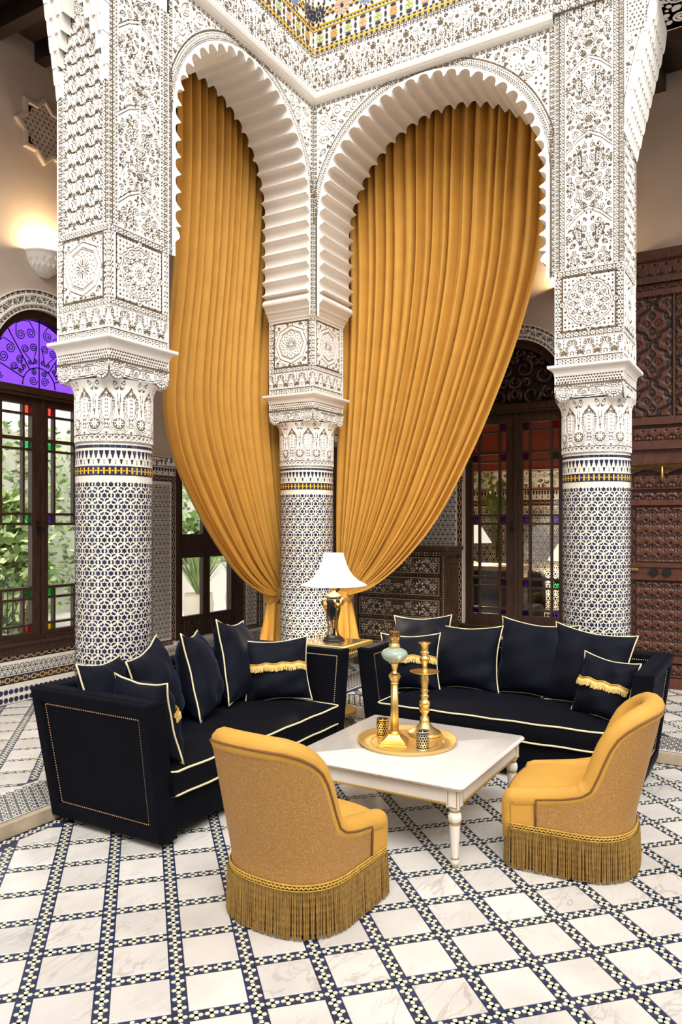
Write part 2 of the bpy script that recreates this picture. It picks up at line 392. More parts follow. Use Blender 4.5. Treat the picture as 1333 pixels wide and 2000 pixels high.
# ------------------------------------------------------------------ carved panels
def script_band(c, x0, x1, y0, y1):
    n = max(2, int(round((x1-x0)/.115))); p = (x1-x0)/n; h = y1-y0
    c.groove([(x0, y0), (x1, y0)], .0016); c.groove([(x0, y1), (x1, y1)], .0016)
    for i in range(n):
        x = x0+(i+.5)*p
        t = np.linspace(-1, 1, 16)
        for sg in (1, -1):
            for off in (.0, .012):
                c.groove(np.c_[x+sg*(p*.31+p*.17*np.sin(t*pi*.9)-off), y0+h*(.5+.42*t)], .0016)
            for q in range(3): c.diamond(x+sg*p*.22, y0+h*(.42+.12*q), .0038, .0055)
            c.spiral(x+sg*p*.30, y0+h*.72, h*.10, 1.3, pi/2, sg); c.spiral(x+sg*p*.20, y0+h*.26, h*.11, 1.3, -pi/2, -sg)
            c.diamond(x+sg*p*.42, y0+h*.15, .005, .006); c.diamond(x+sg*p*.45, y0+h*.85, .006, .006); c.diamond(x+sg*p*.12, y0+h*.5, .004, .006)
        c.groove([(x, y0+h*.12), (x, y0+h*.42)], .002); c.diamond(x, y0+h*.55, .005, .009); c.diamond(x, y0+h*.72, .005, .007); c.diamond(x, y0+h*.88, .006, .005)
        c.arc(x-p/2, y0+h*.2, h*.1, 0, pi)
def medal_star(c, x, y, R):
    """plain octagon moulding round a rosette of petals"""
    oc = [(x+R*cos(pi/8*(2*k+1)+pi/8), y+R*sin(pi/8*(2*k+1)+pi/8)) for k in range(9)]
    for e in (R*1.22,):
        for sx in (-1, 1):
            for sy in (-1, 1):
                c.scrolls(lambda a, b: abs(a-x) < e and abs(b-y) < e and (a-x)**2+(b-y)**2 > (R*1.0)**2, min(x, x+sx*e), max(x, x+sx*e), min(y, y+sy*e), max(y, y+sy*e), (.028, .018, .011, .0075), 3+sx+2*sy, tries=700)
    c.poly(oc[:-1], 1.)
    c.groove(oc, .0028)
    oi = [(x+(a-x)*.80, y+(b-y)*.80) for a, b in oc]; om = [(x+(a-x)*.74, y+(b-y)*.74) for a, b in oc]
    c.groove(oi, .0016); c.groove(om, .0022)
    W = c._win(x-R, x+R, y-R, y+R)
    q = R*.68
    for k in range(16):
        a = 2*pi*k/16; c.groove([(x+q*.22*cos(a), y+q*.22*sin(a)), (x+q*.52*cos(a), y+q*.52*sin(a))], .0036)
        c.diamond(x+q*.70*cos(a+pi/16), y+q*.70*sin(a+pi/16), .0062, .0062); c.diamond(x+q*.86*cos(a), y+q*.86*sin(a), .0066, .0066)
    c.arc(x, y, q*.13, 0, 2*pi, .002)
def medal_round(c, x, y, R):
    """lobed interlace roundel over a pierced ground"""
    e = R*1.2
    for i in range(-7, 8):
        for j in range(-7, 8):
            a, b = x+i*e/7.4, y+j*e/7.4
            if (a-x)**2+(b-y)**2 > (R*1.02)**2 and (i+j) % 2 == 0: c.diamond(a, b, .0085, .0085)
            elif (a-x)**2+(b-y)**2 > (R*1.02)**2: c.rect(a-.006, a+.006, b-.003, b+.003, .1)
    for sx, sy in ((1, 0), (-1, 0), (0, 1), (0, -1)): c.poly([(x+sx*R*1.1+.022*cos(k*.6), y+sy*R*1.1+.022*sin(k*.6)) for k in range(10)], 1.); c.arc(x+sx*R*1.1, y+sy*R*1.1, .019, 0, 2*pi, .002); c.groove([(x+sx*R*1.1, y+sy*R*1.1)], .006)
    t = np.linspace(0, 2*pi, 97); lob = R*(.93+.07*np.abs(np.cos(6*t)))
    c.poly(np.c_[x+lob*np.cos(t), y+lob*np.sin(t)], 1.)
    for f in (1., .9): c.groove(np.c_[x+f*lob*np.cos(t), y+f*lob*np.sin(t)], .002)
    for k in range(12):
        a = 2*pi*k/12
        c.leaf(x+.5*R*cos(a), y+.5*R*sin(a), R*.34, R*.2, a, 2); c.diamond(x+.76*R*cos(a+pi/12), y+.76*R*sin(a+pi/12), .006, .006); c.diamond(x+.62*R*cos(a+pi/12), y+.62*R*sin(a+pi/12), .0045, .0045)
        c.diamond(x+.40*R*cos(a), y+.40*R*sin(a), .0058, .0058); c.diamond(x+.24*R*cos(a+pi/12), y+.24*R*sin(a+pi/12), .0052, .0052)
    c.arc(x, y, R*.47, 0, 2*pi, .0018); c.rosette(x, y, R*.15, 8)
def field_leaf(c, x0, x1, y0, y1, arch=None):
    """half-dropped palmettes between crescent scrolls; above the arch a pierced ground"""
    nx = max(2, int(round((x1-x0)/.19))); p = (x1-x0)/nx; h = .186; ny = int((y1-y0)/h); m = (x0+x1)/2; R_ = (x1-x0)/2
    def inside(x, y): return arch is None or y < arch or (x-m)**2+(y-arch)**2 < (R_-.03)**2
    for i in range(-1, 2*nx+1):
        for j in range(-1, ny+2):
            x = x0+(i*.5+.5)*p; y = y0+(j+(.5 if i % 2 else 0))*h
            if not (x0-.01 < x < x1+.01) or not inside(x, y) or y > y1: continue
            kx, ky = p/.118, h/.150
            for sg in (1, -1):
                def G(P, hw):
                    P = np.array(P, float); t = np.linspace(0, 1, len(P)); tt = np.linspace(0, 1, 4*len(P))
                    c.groove(np.c_[x+sg*kx*np.interp(tt, t, P[:, 0]), y+ky*np.interp(tt, t, P[:, 1])], hw)
                def AR(cx, cy, r, a0, a1, hw):
                    t = np.radians(np.linspace(a0, a1, 14)); c.groove(np.c_[x+sg*S*(cx+r*np.cos(t)), y+S*(cy+r*np.sin(t))], hw)
                S = p/.2
                AR(0, 0, .080, -78, -28, .0044); AR(0, 0, .066, -62, -4, .0030); AR(0, 0, .092, -52, -30, .0040)
                AR(.040, .032, .031, -50, 165, .0036); AR(.040, .030, .016, -10, 185, .0026); AR(.0, .0, .083, -20, 8, .0030)
                for P, hw in (([(.002, -.060), (.018, -.036), (.030, -.008), (.028, .012), (.016, .010), (.007, -.006)], .0018), ([(.010, -.036), (.019, -.010)], .0018)):
                    c.groove([(x+sg*S*q[0], y+S*q[1]) for q in P], hw)
                for (q, r_, a, b) in ((.008, .016, .0042, .0095), (.011, .042, .0048, .0105), (.092, .036, .0062, .0085), (.030, -.088, .006, .006)): c.diamond(x+sg*S*q, y+S*r_, a, b)
            for (r_, a, b) in ((.030, .0042, .010), (.058, .0055, .0095), (-.012, .0035, .009), (-.078, .0065, .0085)): c.diamond(x, y+S*r_, a, b)
    if arch is not None:
        t = np.linspace(0, pi, 40)
        for q in (R_-.002, R_-.022): c.groove(np.c_[m+q*np.cos(t), arch+q*np.sin(t)], .002)
        for k in range(26): c.diamond(m+(R_-.012)*cos(pi*(k+.5)/26), arch+(R_-.012)*sin(pi*(k+.5)/26), .0055, .0055)
        yy = arch; j = 0
        while yy < y1-.01:
            for i in range(int((x1-x0)/.0175)+1):
                xx = x0+(i+(.5 if j % 2 else 0))*.0175
                if xx < x1-.005 and (xx-m)**2+(yy-arch)**2 > (R_+.008)**2: c.groove([(xx, yy)], .0058)
            yy += .0155; j += 1
def field_bird(c, x0, x1, y0, y1, seed=1, P=.54, ph=0.):
    """mirrored pomegranates, chevrons, beaked scrolls and feather leaves"""
    m = (x0+x1)/2; W = (x1-x0)/2; blk = []
    k0 = int((y0-ph)/P)-1
    for k in range(k0, int((y1-ph)/P)+2):
        b = ph+k*P
        def ok(y, r=.05): return y0+r*.4 < y < y1-r*.4
        def clip(Q): return [(a, min(max(q, y0+.004), y1-.004)) for a, q in Q]
        # pierced cone
        for (cx, cy, r) in ((m, b+.42, .038), (m-W+.012, b+.11, .030), (m+W-.012, b+.11, .030)):
            if ok(cy):
                c.arc(cx, cy, r, 0, 2*pi, .0018); blk.append((cx, cy, r+.004))
                for i in range(-3, 4):
                    for j in range(-4, 5):
                        a, q = cx+(i+(.5 if j % 2 else 0))*.0135, cy+j*.0105
                        if (a-cx)**2+(q-cy)**2 < (r*.82)**2 and x0 < a < x1: c.diamond(a, q, .0062, .0056)
        for sg in (1, -1):
            # chevron ribbons
            if ok(b+.28):
                for o in (0, .022): c.groove(clip([(m+sg*.004, b+.335-o), (m+sg*W*.5, b+.295-o*1.2), (m+sg*W*.98, b+.215-o)]), .002)
                for q in (.3, .5, .7, .9): blk.append((m+sg*W*q, b+.335-.13*q-.015, .028))
                blk.append((m, b+.32, .026))
            if ok(b+.20):     # bird: head scroll, neck, wing of feathers
                c.spiral(m+sg*W*.42, b+.225, .026, 1.3, pi if sg > 0 else 0, sg); c.groove([(m+sg*W*.40, b+.228)], .005)
                blk.append((m+sg*W*.42, b+.222, .03))
            if ok(b+.12):
                c.leaf(m+sg*W*.46, b+.19, .125, .05, -pi/2-sg*.12, 6); blk.append((m+sg*W*.44, b+.155, .026)); blk.append((m+sg*W*.42, b+.105, .026))
                c.groove([(m+sg*W*.30, b+.2), (m+sg*W*.30, b+.06)], .0018); c.groove([(m+sg*W*.62, b+.21), (m+sg*W*.62, b+.05)], .0018)
            if ok(b+.07):     # pear with seeds
                t = np.linspace(0, 2*pi, 26); rr = .020*(1+.25*np.cos(t-pi/2)*-1)
                c.groove(np.c_[m+sg*.026+.021*np.cos(t)*(1-.35*np.sin(t)), b+.075+.042*np.sin(t)], .0018); blk.append((m+sg*.026, b+.065, .024)); blk.append((m+sg*.02, b+.10, .018))
                for i in range(-1, 2):
                    for j in range(4): c.diamond(m+sg*.026+i*.011, b+.048+j*.014, .0034, .0044)
            if ok(b+.48):
                c.arc(m+sg*W*.36, b+.455, .030, 0, 2*pi*.8, .002); c.arc(m+sg*W*.36, b+.455, .018, 0, 5, .002); c.leaf(m+sg*W*.72, b+.53, .12, .05, -pi/2+sg*.1, 5)
                blk += [(m+sg*W*.36, b+.455, .032), (m+sg*W*.72, b+.5, .028), (m+sg*W*.72, b+.44, .028)]
            for r in (.052, .064, .076):
                if ok(b+.36): c.arc(m, b+.40, r, (-.2 if sg > 0 else pi+.2), (-1.35 if sg > 0 else pi+1.35), .002)
        if ok(b+.5):
            c.groove([(m, b+.47), (m, b+.54)], .002); c.groove([(m-.015, b+.51), (m+.015, b+.51)], .002)
        for q in range(5):
            if ok(b+.0): c.groove([(m, b-.01), (m+.05*cos(pi*(q+.5)/5), b-.01+.05*sin(pi*(q+.5)/5))], .0018)
    def ins(a, q):
        return x0+.002 < a < x1-.002 and y0+.002 < q < y1-.002 and all((a-u)**2+(q-v)**2 > .62*r*r for u, v, r in blk)
    c.scrolls(ins, x0, m+.001, y0, y1, (.028, .021, .015, .0105, .0075), seed, mirror=m, tries=int(2600*(y1-y0)))
def pier_canvas(W, z1, upper, medal, g=.0034, seed=1, z0=2.745):
    c = Cv(W, z1-z0, g); v = lambda z: z-z0
    if z1 > 3.45:
        y0 = v(3.434); y1 = c.h; b = .075
        if upper: upper(c, b, W-b, y0+.004, y1)
        c.H[:int(y0/c.gv)+1] = 1; c.H[:, :int(.072/c.gu)] = 1; c.H[:, -int(.072/c.gu):] = 1
    c.bead(.008, W-.008, v(2.755), v(2.788), .06); script_band(c, .006, W-.006, v(2.796), v(2.938)); c.bead(.008, W-.008, v(2.946), v(2.980), .06)
    mx, my, R = W/2, v(3.185), min(.170, W*.36)
    e = min(.2, W/2-.05)
    c.bead(.004, .040, v(2.985), v(3.385), .07); c.bead(W-.040, W-.004, v(2.985), v(3.385), .07)
    for q in (e, e-.008):
        c.groove([(mx-q, my-.2+e-q), (mx+q, my-.2+e-q), (mx+q, my+.2-e+q), (mx-q, my+.2-e+q), (mx-q, my-.2+e-q)], .0016)
    n = 30
    for k in range(n):
        for sg in (1, -1): c.diamond(mx-e+.012+(2*e-.024)*k/(n-1), my+sg*.1955, .0034, .0034); c.diamond(mx+sg*(e-.0045), my-.19+.38*k/(n-1), .0034, .0034)
    medal(c, mx, my, R)
    if z1 > 3.45:
        c.bead(.008, W-.008, v(3.392), v(3.426), .06)
        c.bead(.004, .030, y0, y1, .035); c.bead(.036, .068, y0, y1, .05); c.bead(W-.030, W-.004, y0, y1, .035); c.bead(W-.068, W-.036, y0, y1, .05)
    return c
def pier_box(a, b, parent, name='pier_core'):
    m = MB(); m.box2(a, b); return m.build(name, PLS, parent)
def square_sweep(cx, cy, hx, hy, prof):
    """prof (offset, z) swept round a rectangle"""
    A = []
    for o, z in prof: A.append([(cx-hx-o, cy-hy-o, z), (cx+hx+o, cy-hy-o, z), (cx+hx+o, cy+hy+o, z), (cx-hx-o, cy+hy+o, z)])
    m = MB(); m.grid(A, wrapu=True); return m
# ------------------------------------------------------------------ glazed star mosaic: real pieces
def hexpieces(a):
    """dark pieces per lattice cell: one six-pointed star and three facing pairs of bent pieces"""
    r = .235*a; star = []
    for k in range(12):
        q = r if k % 2 == 0 else r*.60; star.append((q*cos(k*pi/6+pi/6), q*sin(k*pi/6+pi/6)))
    bent = []
    for k in range(3):
        an = k*pi/3; mx, my = a/2*cos(an), a/2*sin(an)
        for sg in (1, -1):
            pts = [(.045, .160), (.165, .160), (.250, 0.), (.165, -.160), (.045, -.160), (.105, 0.)]
            P = []
            for (p, q) in pts:
                p = sg*p*a*.98; q = q*a
                P.append((mx+p*cos(an)-q*sin(an), my+p*sin(an)+q*cos(an)))
            bent.append(P if sg > 0 else P[::-1])
    return star, bent
def zellige(m, L, H, a, place, mi=(0, 1), side=True, t=.0015, stars=True, rd=None):
    """fill an L x H strip; place(u, v, h) -> point"""
    star, bent = hexpieces(a); ry = a*sqrt(3)/2; nr = int(H/ry)+1; nc = int(round(L/a)); out = []
    for j in range(nr+1):
        for i in range(-1, nc+1):
            cx = (i+(.5 if j % 2 else 0)+.25)*L/nc; cy = j*ry+.25*a
            shapes = ([star] if stars else [])+bent
            for n_, P in enumerate(shapes):
                Q = [(cx+x, cy+y) for x, y in P]
                if min(q[1] for q in Q) < 0 or max(q[1] for q in Q) > H or min(q[0] for q in Q) < 0 or max(q[0] for q in Q) > L: continue
                top = [place(u, v, t) for u, v in Q]; n = len(Q)
                isstar = stars and n_ == 0
                if isstar:
                    ctr = place(cx, cy, t); o = len(m.v)
                    m.add([ctr]+top, [(0, 1+k, 1+(k+1) % n) for k in range(n)], mi[1] if (rd and rd.random() < .5) else mi[0])
                else: m.add(top, [(0, 1, 2, 5), (5, 2, 3, 4)], mi[0])
                if side:
                    bot = [place(u, v, -.0005) for u, v in Q]; m.add(top+bot, [(k, k+n, (k+1) % n+n, (k+1) % n) for k in range(n)], mi[0])
            if not stars and 0 < cx < L and 0 < cy < H: out.append((cx, cy))
    return out
def plane_place(O, U, V, N):
    O, U, V, N = (np.array(q, float) for q in (O, U, V, N))
    return lambda u, v, h: tuple(O+U*u+V*v+N*h)
NAV2 = mat('deep_blue_glazed_tile', (.025, .035, .105), .15, noise=(20, .5))
# ------------------------------------------------------------------ columns
RC = .242
def column(cx, cy, label, pier_faces, ztop, stars_as_parts=False, hx=PX/2, hy=PY/2):
    t = thing('column', label, 'column', (cx, cy, ZP))
    O = np.array([cx, cy, ZP])
    def put(o):
        o.matrix_parent_inverse = Matrix.Identity(4); return o
    # everything below is modelled round the base point
    m = MB(); m.lathe([(RC, 0), (RC, 2.06)], 64); sh = m.build('shaft', WHG, t, smooth=True, angle=40)
    cyl = lambda u, v, h: ((RC+h)*cos(u/RC), (RC+h)*sin(u/RC), v)
    Lc = 2*pi*RC; a = Lc/19
    m = MB(); rd = random.Random(5); z0 = .02
    place = lambda u, v, h: cyl(u, v+z0, h)
    st = zellige(m, Lc, 1.79, a, place, (0, 1), True, .0015, not stars_as_parts, rd)
    m.build('tile_mosaic', [NAV, NAV2], sh, kind='stuff')
    if stars_as_parts:
        star, _ = hexpieces(a); base = MB(); pts = [(RC*cos(0)+.0015, x, y) for x, y in star]
        base.add([(.0017, 0, 0)]+[(.0015-(x*x)/(2*RC), x, y) for x, y in star]+[(-.001-(x*x)/(2*RC), x, y) for x, y in star],
                 [(0, 1+k, 1+(k+1) % 12) for k in range(12)]+[(1+k, 13+k, 13+(k+1) % 12, 1+(k+1) % 12) for k in range(12)])
        me = {}
        for q, mm in enumerate((NAV, NAV2)):
            x = bpy.data.meshes.new('star_tile'); x.from_pydata(base.v, [], base.f); x.materials.append(mm); me[q] = x
        rest = MB(); vis = []
        for (u, v) in st:
            an = u/RC; nrm = np.array([cos(an), sin(an)]); p = O+np.array([RC*cos(an), RC*sin(an), v+z0])
            facing = nrm@(-p[:2])/np.linalg.norm(p[:2]); vis.append((-facing if v > .25 else 9, u, v))
        vis.sort()
        for k, (f_, u, v) in enumerate(vis):
            an = u/RC
            if k < 290 and f_ < 0:
                o = link('star_tile', me[rd.random() < .5], sh); o.location = (RC*cos(an), RC*sin(an), v+z0); o.rotation_euler = (0, 0, an)
            else:
                Q = [(u+x, v+y) for x, y in star]; top = [place(p, q, .0015) for p, q in Q]
                rest.add([place(u, v, .0015)]+top, [(0, 1+i, 1+(i+1) % 12) for i in range(12)])
        rest.build('star_tile_field', NAV, sh, kind='stuff')
    # merlon frieze, blue row and yellow chain
    m = MB(); n = 44; p = Lc/n
    def P(pts, mi):
        top = [cyl(u, v-ZP, .0016) for u, v in pts]; bot = [cyl(u, v-ZP, -.0005) for u, v in pts]; k = len(pts)
        m.add(top+bot, [tuple(range(k))]+[(i, i+k, (i+1) % k+k, (i+1) % k) for i in range(k)], mi)
    for i in range(n):
        u = i*p
        P([(u+.001, 2.072), (u+p-.001, 2.072), (u+p-.001, 2.090), (u+.001, 2.090)], i % 2)
        P([(u+.004, 2.055), (u+.006, 2.035), (u+.010, 2.028), (u+.012, 2.016), (u+p/2, 2.004), (u+p-.012, 2.016), (u+p-.010, 2.028), (u+p-.006, 2.035), (u+p-.004, 2.055)][::-1], i % 2)
        if i % 2: P([(u-.011, 2.000), (u-.007, 1.993), (u-.004, 1.972), (u+.004, 1.972), (u+.007, 1.993), (u+.011, 2.000)], 0)
        else: P([(u-.008, 1.997), (u, 1.991), (u+.008, 1.997), (u, 1.987)][::-1], 0); P([(u-.003, 1.976), (u, 1.968), (u+.003, 1.976), (u, 1.984)], 0)
        P([(u+.001, 1.899), (u+p-.001, 1.899), (u+p-.001, 1.958), (u+.001, 1.958)], i % 2)
    def P2(pts, mi, h0=.0028):
        m.add([cyl(u, v-ZP, h0) for u, v in pts], [tuple(range(len(pts)))], mi)
    for i in range(n):
        u = i*p
        P2([(u-.006, 1.912), (u, 1.905), (u+.006, 1.912), (u+.006, 1.945), (u, 1.952), (u-.006, 1.945)], 2)
        P2([(u+.006, 1.9285), (u+p/2, 1.924), (u+p-.006, 1.9285), (u+p/2, 1.933)], 2)
    m.build('tile_crest', [NAV, NAV2, YEL], sh, kind='stuff')
    # stucco capital: interlaced horseshoe bands round the drum
    h = .39; Rb = RC+.004; c = Cv(2*pi*Rb, h, .0036); n = 10; p = c.w/n
    c.groove([(0, .004), (c.w, .004)], .002); c.groove([(0, .048), (c.w, .048)], .0025)
    for k in range(40):
        x = (k+.5)*c.w/40; c.spiral(x, .027, .0125, 1.2, 0, 1, .002); c.diamond(x+c.w/80, .015, .006, .006); c.diamond(x+c.w/80, .04, .005, .005)
    for k in range(-1, n+1):
        x = (k+.5)*p; y = .118; r = .030
        for rr in (.037, .047, .058, .068): 
            tt = np.linspace(pi*.78, pi*2.22, 24)
            Q = np.c_[x+rr*np.cos(tt), y+rr*np.sin(tt)]
            if rr > .04:
                e = rr-.047
                a1 = [(x-.030-e*.9, .19), (x-.026-e, .235), (x-.030-e, .275), (x-.052-e*.3, .305), (x-p/2, .318+e)]; a2 = [(2*x-q[0], q[1]) for q in a1]
                c.groove(np.vstack([a1[::-1], Q, a2]), .0014)
            else: c.groove(Q, .0014)
        c.arc(x, y, r, 0, 2*pi, .002)
        for q in range(8): c.diamond(x+.021*cos(q*pi/4), y+.021*sin(q*pi/4), .0055, .0055)
        c.groove([(x, y)], .0035)
        for sg in (1, -1):
            for q in range(5): c.groove([(x+sg*.030, .205+q*.016), (x+sg*.040, .213+q*.016)], .0012)
            c.spiral(x+p/2+sg*.016, .292, .014, 1.3, pi/2, sg)
        for q in range(8): c.diamond(x+p/2-.006, .09+q*.025, .0035, .006); c.diamond(x+p/2+.006, .09+q*.025, .0035, .006)
        c.groove([(x-.010, .30), (x-.004, .20), (x, .17), (x+.004, .20), (x+.010, .30)], .002)
        c.leaf(x-.012, .325, .06, .03, pi*.60, 2, .0012); c.leaf(x+.012, .325, .06, .03, pi*.40, 2, .0012)
        c.diamond(x+p/2, .06, .01, .006)
    flare = lambda v: .03*np.clip((v-.30)/.09, 0, 1)**2
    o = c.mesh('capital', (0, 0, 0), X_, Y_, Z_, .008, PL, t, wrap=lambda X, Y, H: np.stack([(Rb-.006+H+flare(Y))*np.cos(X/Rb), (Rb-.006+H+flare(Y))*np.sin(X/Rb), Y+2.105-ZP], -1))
    # scroll-cornered impost block
    zb = 2.485; hb = .19; W2 = .006
    blk = MB(); blk.box2((-hx+.016, -hy+.016, 2.51-ZP), (hx-.016, hy-.016, 2.68-ZP))
    for sx in (1, -1):
        for sy in (1, -1):
            blk.lathe([(.072, -hy*1+.016), (.072, hy-.016)], 20, (0, 0, 0)) if False else None
    bo = blk.build('impost_block', PLS, t)
    def block_face(W):
        c = Cv(W, hb, .0034)
        c.lattice(.004, W-.004, .127, .187, .0200, .0085); c.groove([(0, .124), (W, .124)], .002)
        c.groove([(0, .116), (W, .116)], .0022)
        for k in range(int(W/.0125)): c.diamond((k+.5)*.0125, .107, .0052, .0052)
        for sg in (0, 1):
            x = W*sg+(-1)**sg*.068; y = .066
            c.arc(x, y, .062, 0, 2*pi, .0024); c.arc(x, y, .040, 0, 2*pi, .0024)
            for k in range(16): c.groove([(x+.046*cos(k*pi/8), y+.046*sin(k*pi/8)), (x+.055*cos(k*pi/8), y+.055*sin(k*pi/8))], .0018)
            for i in range(-3, 4):
                for j in range(-3, 4):
                    if i*i+j*j < 8: c.diamond(x+i*.0125, y+j*.0125, .0055, .0055)
        m_ = W/2; a = W/2-.135
        for q in (.0, .010): c.groove([(m_-a, .098-q), (m_-.02, .098-q), (m_, .085-q), (m_+.02, .098-q), (m_+a, .098-q)], .0022)
        c.groove([(m_-a, .035), (m_-.02, .030), (m_+.02, .030), (m_+a, .035)], .0022)
        for sg in (1, -1):
            c.spiral(m_+sg*.03, .058, .018, 1.4, 0, sg); c.spiral(m_+sg*.07, .062, .018, 1.4, 2, sg); c.diamond(m_+sg*.05, .045, .006, .006); c.diamond(m_+sg*.05, .078, .006, .005); c.diamond(m_+sg*.09, .045, .005, .006)
        c.diamond(m_, .066, .007, .010)
        def keep(x, y):
            d0 = (x-.068)**2+(y-.066)**2 < .066**2; d1 = (x-W+.068)**2+(y-.066)**2 < .066**2
            return (y > .066) | d0 | d1 | ((y > .022+.02*((x-W/2)/(W/2))**2) & (x > .07) & (x < W-.07))
        return c, keep
    for (U, N, W, o_) in ((NY, NX, 2*hy, (-hx, hy)), (X_, NY, 2*hx, (-hx, -hy)), (Y_, X_, 2*hy, (hx, -hy)), (NX, Y_, 2*hx, (hx, hy))):
        c, keep = block_face(W); n_ = np.array(N, float)
        q = np.array([o_[0], o_[1], zb-ZP])-n_*.014
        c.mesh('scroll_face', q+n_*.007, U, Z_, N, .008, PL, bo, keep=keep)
        # the scrolls have depth: two drums behind each face
        mm = MB(); u = np.array(U, float)
        for s0 in (.068, W-.068):
            ctr = q+u*s0+np.array([0, 0, .066]); P0 = [ctr-n_*d+.064*(u*cos(k*pi/10)+np.array([0, 0, 1.])*sin(k*pi/10)) for d in (.0, .12) for k in range(20)]
            mm.add(P0, [tuple(range(20))]+[(k, (k+1) % 20, (k+1) % 20+20, k+20) for k in range(20)])
        mm.build('scroll', PLS, bo)
    ab = square_sweep(0, 0, hx-.006, hy-.006, [(-.02, 2.665-ZP), (.008, 2.668-ZP), (.012, 2.69-ZP), (.022, 2.712-ZP), (.046, 2.722-ZP), (.050, 2.728-ZP), (.050, 2.745-ZP), (-.03, 2.748-ZP)])
    ab.build('abacus', PLS, t)
    # carved pier above
    pc = pier_box((-hx+DEP, -hy+DEP, 2.74-ZP), (hx-DEP, hy-DEP, ztop-ZP), t, 'pier')
    for (U, N, W, o_, cvs) in pier_faces:
        n_ = np.array(N, float); q = np.array([o_[0], o_[1], 2.745-ZP])-n_*DEP
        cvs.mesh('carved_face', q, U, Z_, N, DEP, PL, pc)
    return t
cL = (XL+PX/2, YA+PY/2); cC = (XB+PX/2, YA+PY/2); cR = (XB+PX/2, (YR0+YR1)/2); hyR = (YR1-YR0)/2
fb = lambda s, ph=0.: (lambda c, a, b, y0, y1: field_bird(c, a, b, y0, y1, s, .54, ph))
ZT = 5.31
cjamb = pier_canvas(PY, 5.22, g=.0032, upper= lambda c, a, b, y0, y1: field_leaf(c, a, b, y0, y1, 4.66-2.745), medal=medal_star)
column(*cL, 'blue and white mosaic column in front of the garden window, with carved white pier above',
       [(NY, NX, PY, (-PX/2, PY/2), cjamb), (X_, NY, PX, (-PX/2, -PY/2), pier_canvas(PX, 5.0, fb(11, .1), medal_round, g=.0032, seed=2))], 5.3, True)
ccj = pier_canvas(PY, 3.425, None, medal_star); ccj2 = pier_canvas(PX, 3.425, None, medal_star)
column(*cC, 'blue and white mosaic column behind the table lamp, between the two mustard curtains',
       [(NY, NX, PY, (-PX/2, PY/2), ccj), (X_, NY, PX, (-PX/2, -PY/2), ccj2)], 5.3)
column(*cR, 'blue and white mosaic column behind the right sofa, beside the carved wooden wall',
       [(NY, NX, YR1-YR0, (-PX/2, hyR), pier_canvas(YR1-YR0, ZT, fb(23, .25), medal_round, seed=5)),
        (X_, NY, PX, (-PX/2, -hyR), pier_canvas(PX, ZT, field_leaf, medal_star, g=.005))], 5.31, False, PX/2, hyR)

# ------------------------------------------------------------------ arcade walls
def arch_curve(half, zc, zb, n_per=12, pitch=.118):
    """scalloped intrados, from the left foot over the crown to the right foot; u about the centre, v up. Returns points and outward normals"""
    cusp = half-.115; dep_ = .055
    # base line: straight leg then half circle
    leg = zc-3.615; L = leg*2+pi*cusp; n = int(round(L/pitch)); n += (n+1) % 2; P = []
    def base(s):
        if s < leg: return np.array([-cusp, 3.615+s]), np.array([-1., 0])
        if s > L-leg: return np.array([cusp, 3.615+(L-s)]), np.array([1., 0])
        a = pi-(s-leg)/cusp; return np.array([cusp*cos(a), zc+cusp*sin(a)]), np.array([cos(a), sin(a)])
    foot = [(.0, 3.40), (.012, 3.415), (.012, 3.425), (.032, 3.452), (.038, 3.468), (.050, 3.472), (.056, 3.490), (.074, 3.512), (.100, 3.530), (.104, 3.545), (.090, 3.572), (.066, 3.590), (.060, 3.600)]
    pts = [np.array([-half+o, z]) for o, z in foot]; nr = [np.array([-1., 0])]*len(foot)
    for i in range(n):
        for k in range(n_per):
            tau = k/n_per; s = (i+tau)*L/n; c, nm = base(s); q = (tau-.08)/.84
            if q <= 0 or q >= 1: d = 0.
            else: d = dep_*(1-abs(2*q-1)**2.3)**.5
            if k in (1,) : d = max(d, .012)
            if k == n_per-1: d = max(d, .014)
            pts.append(c+nm*d); nr.append(nm)
    c, nm = base(L-1e-6); pts.append(c); nr.append(nm)
    pts += [np.array([half-o, z]) for o, z in foot[::-1]]; nr += [np.array([1., 0])]*len(foot)
    return pts, nr, cusp, n
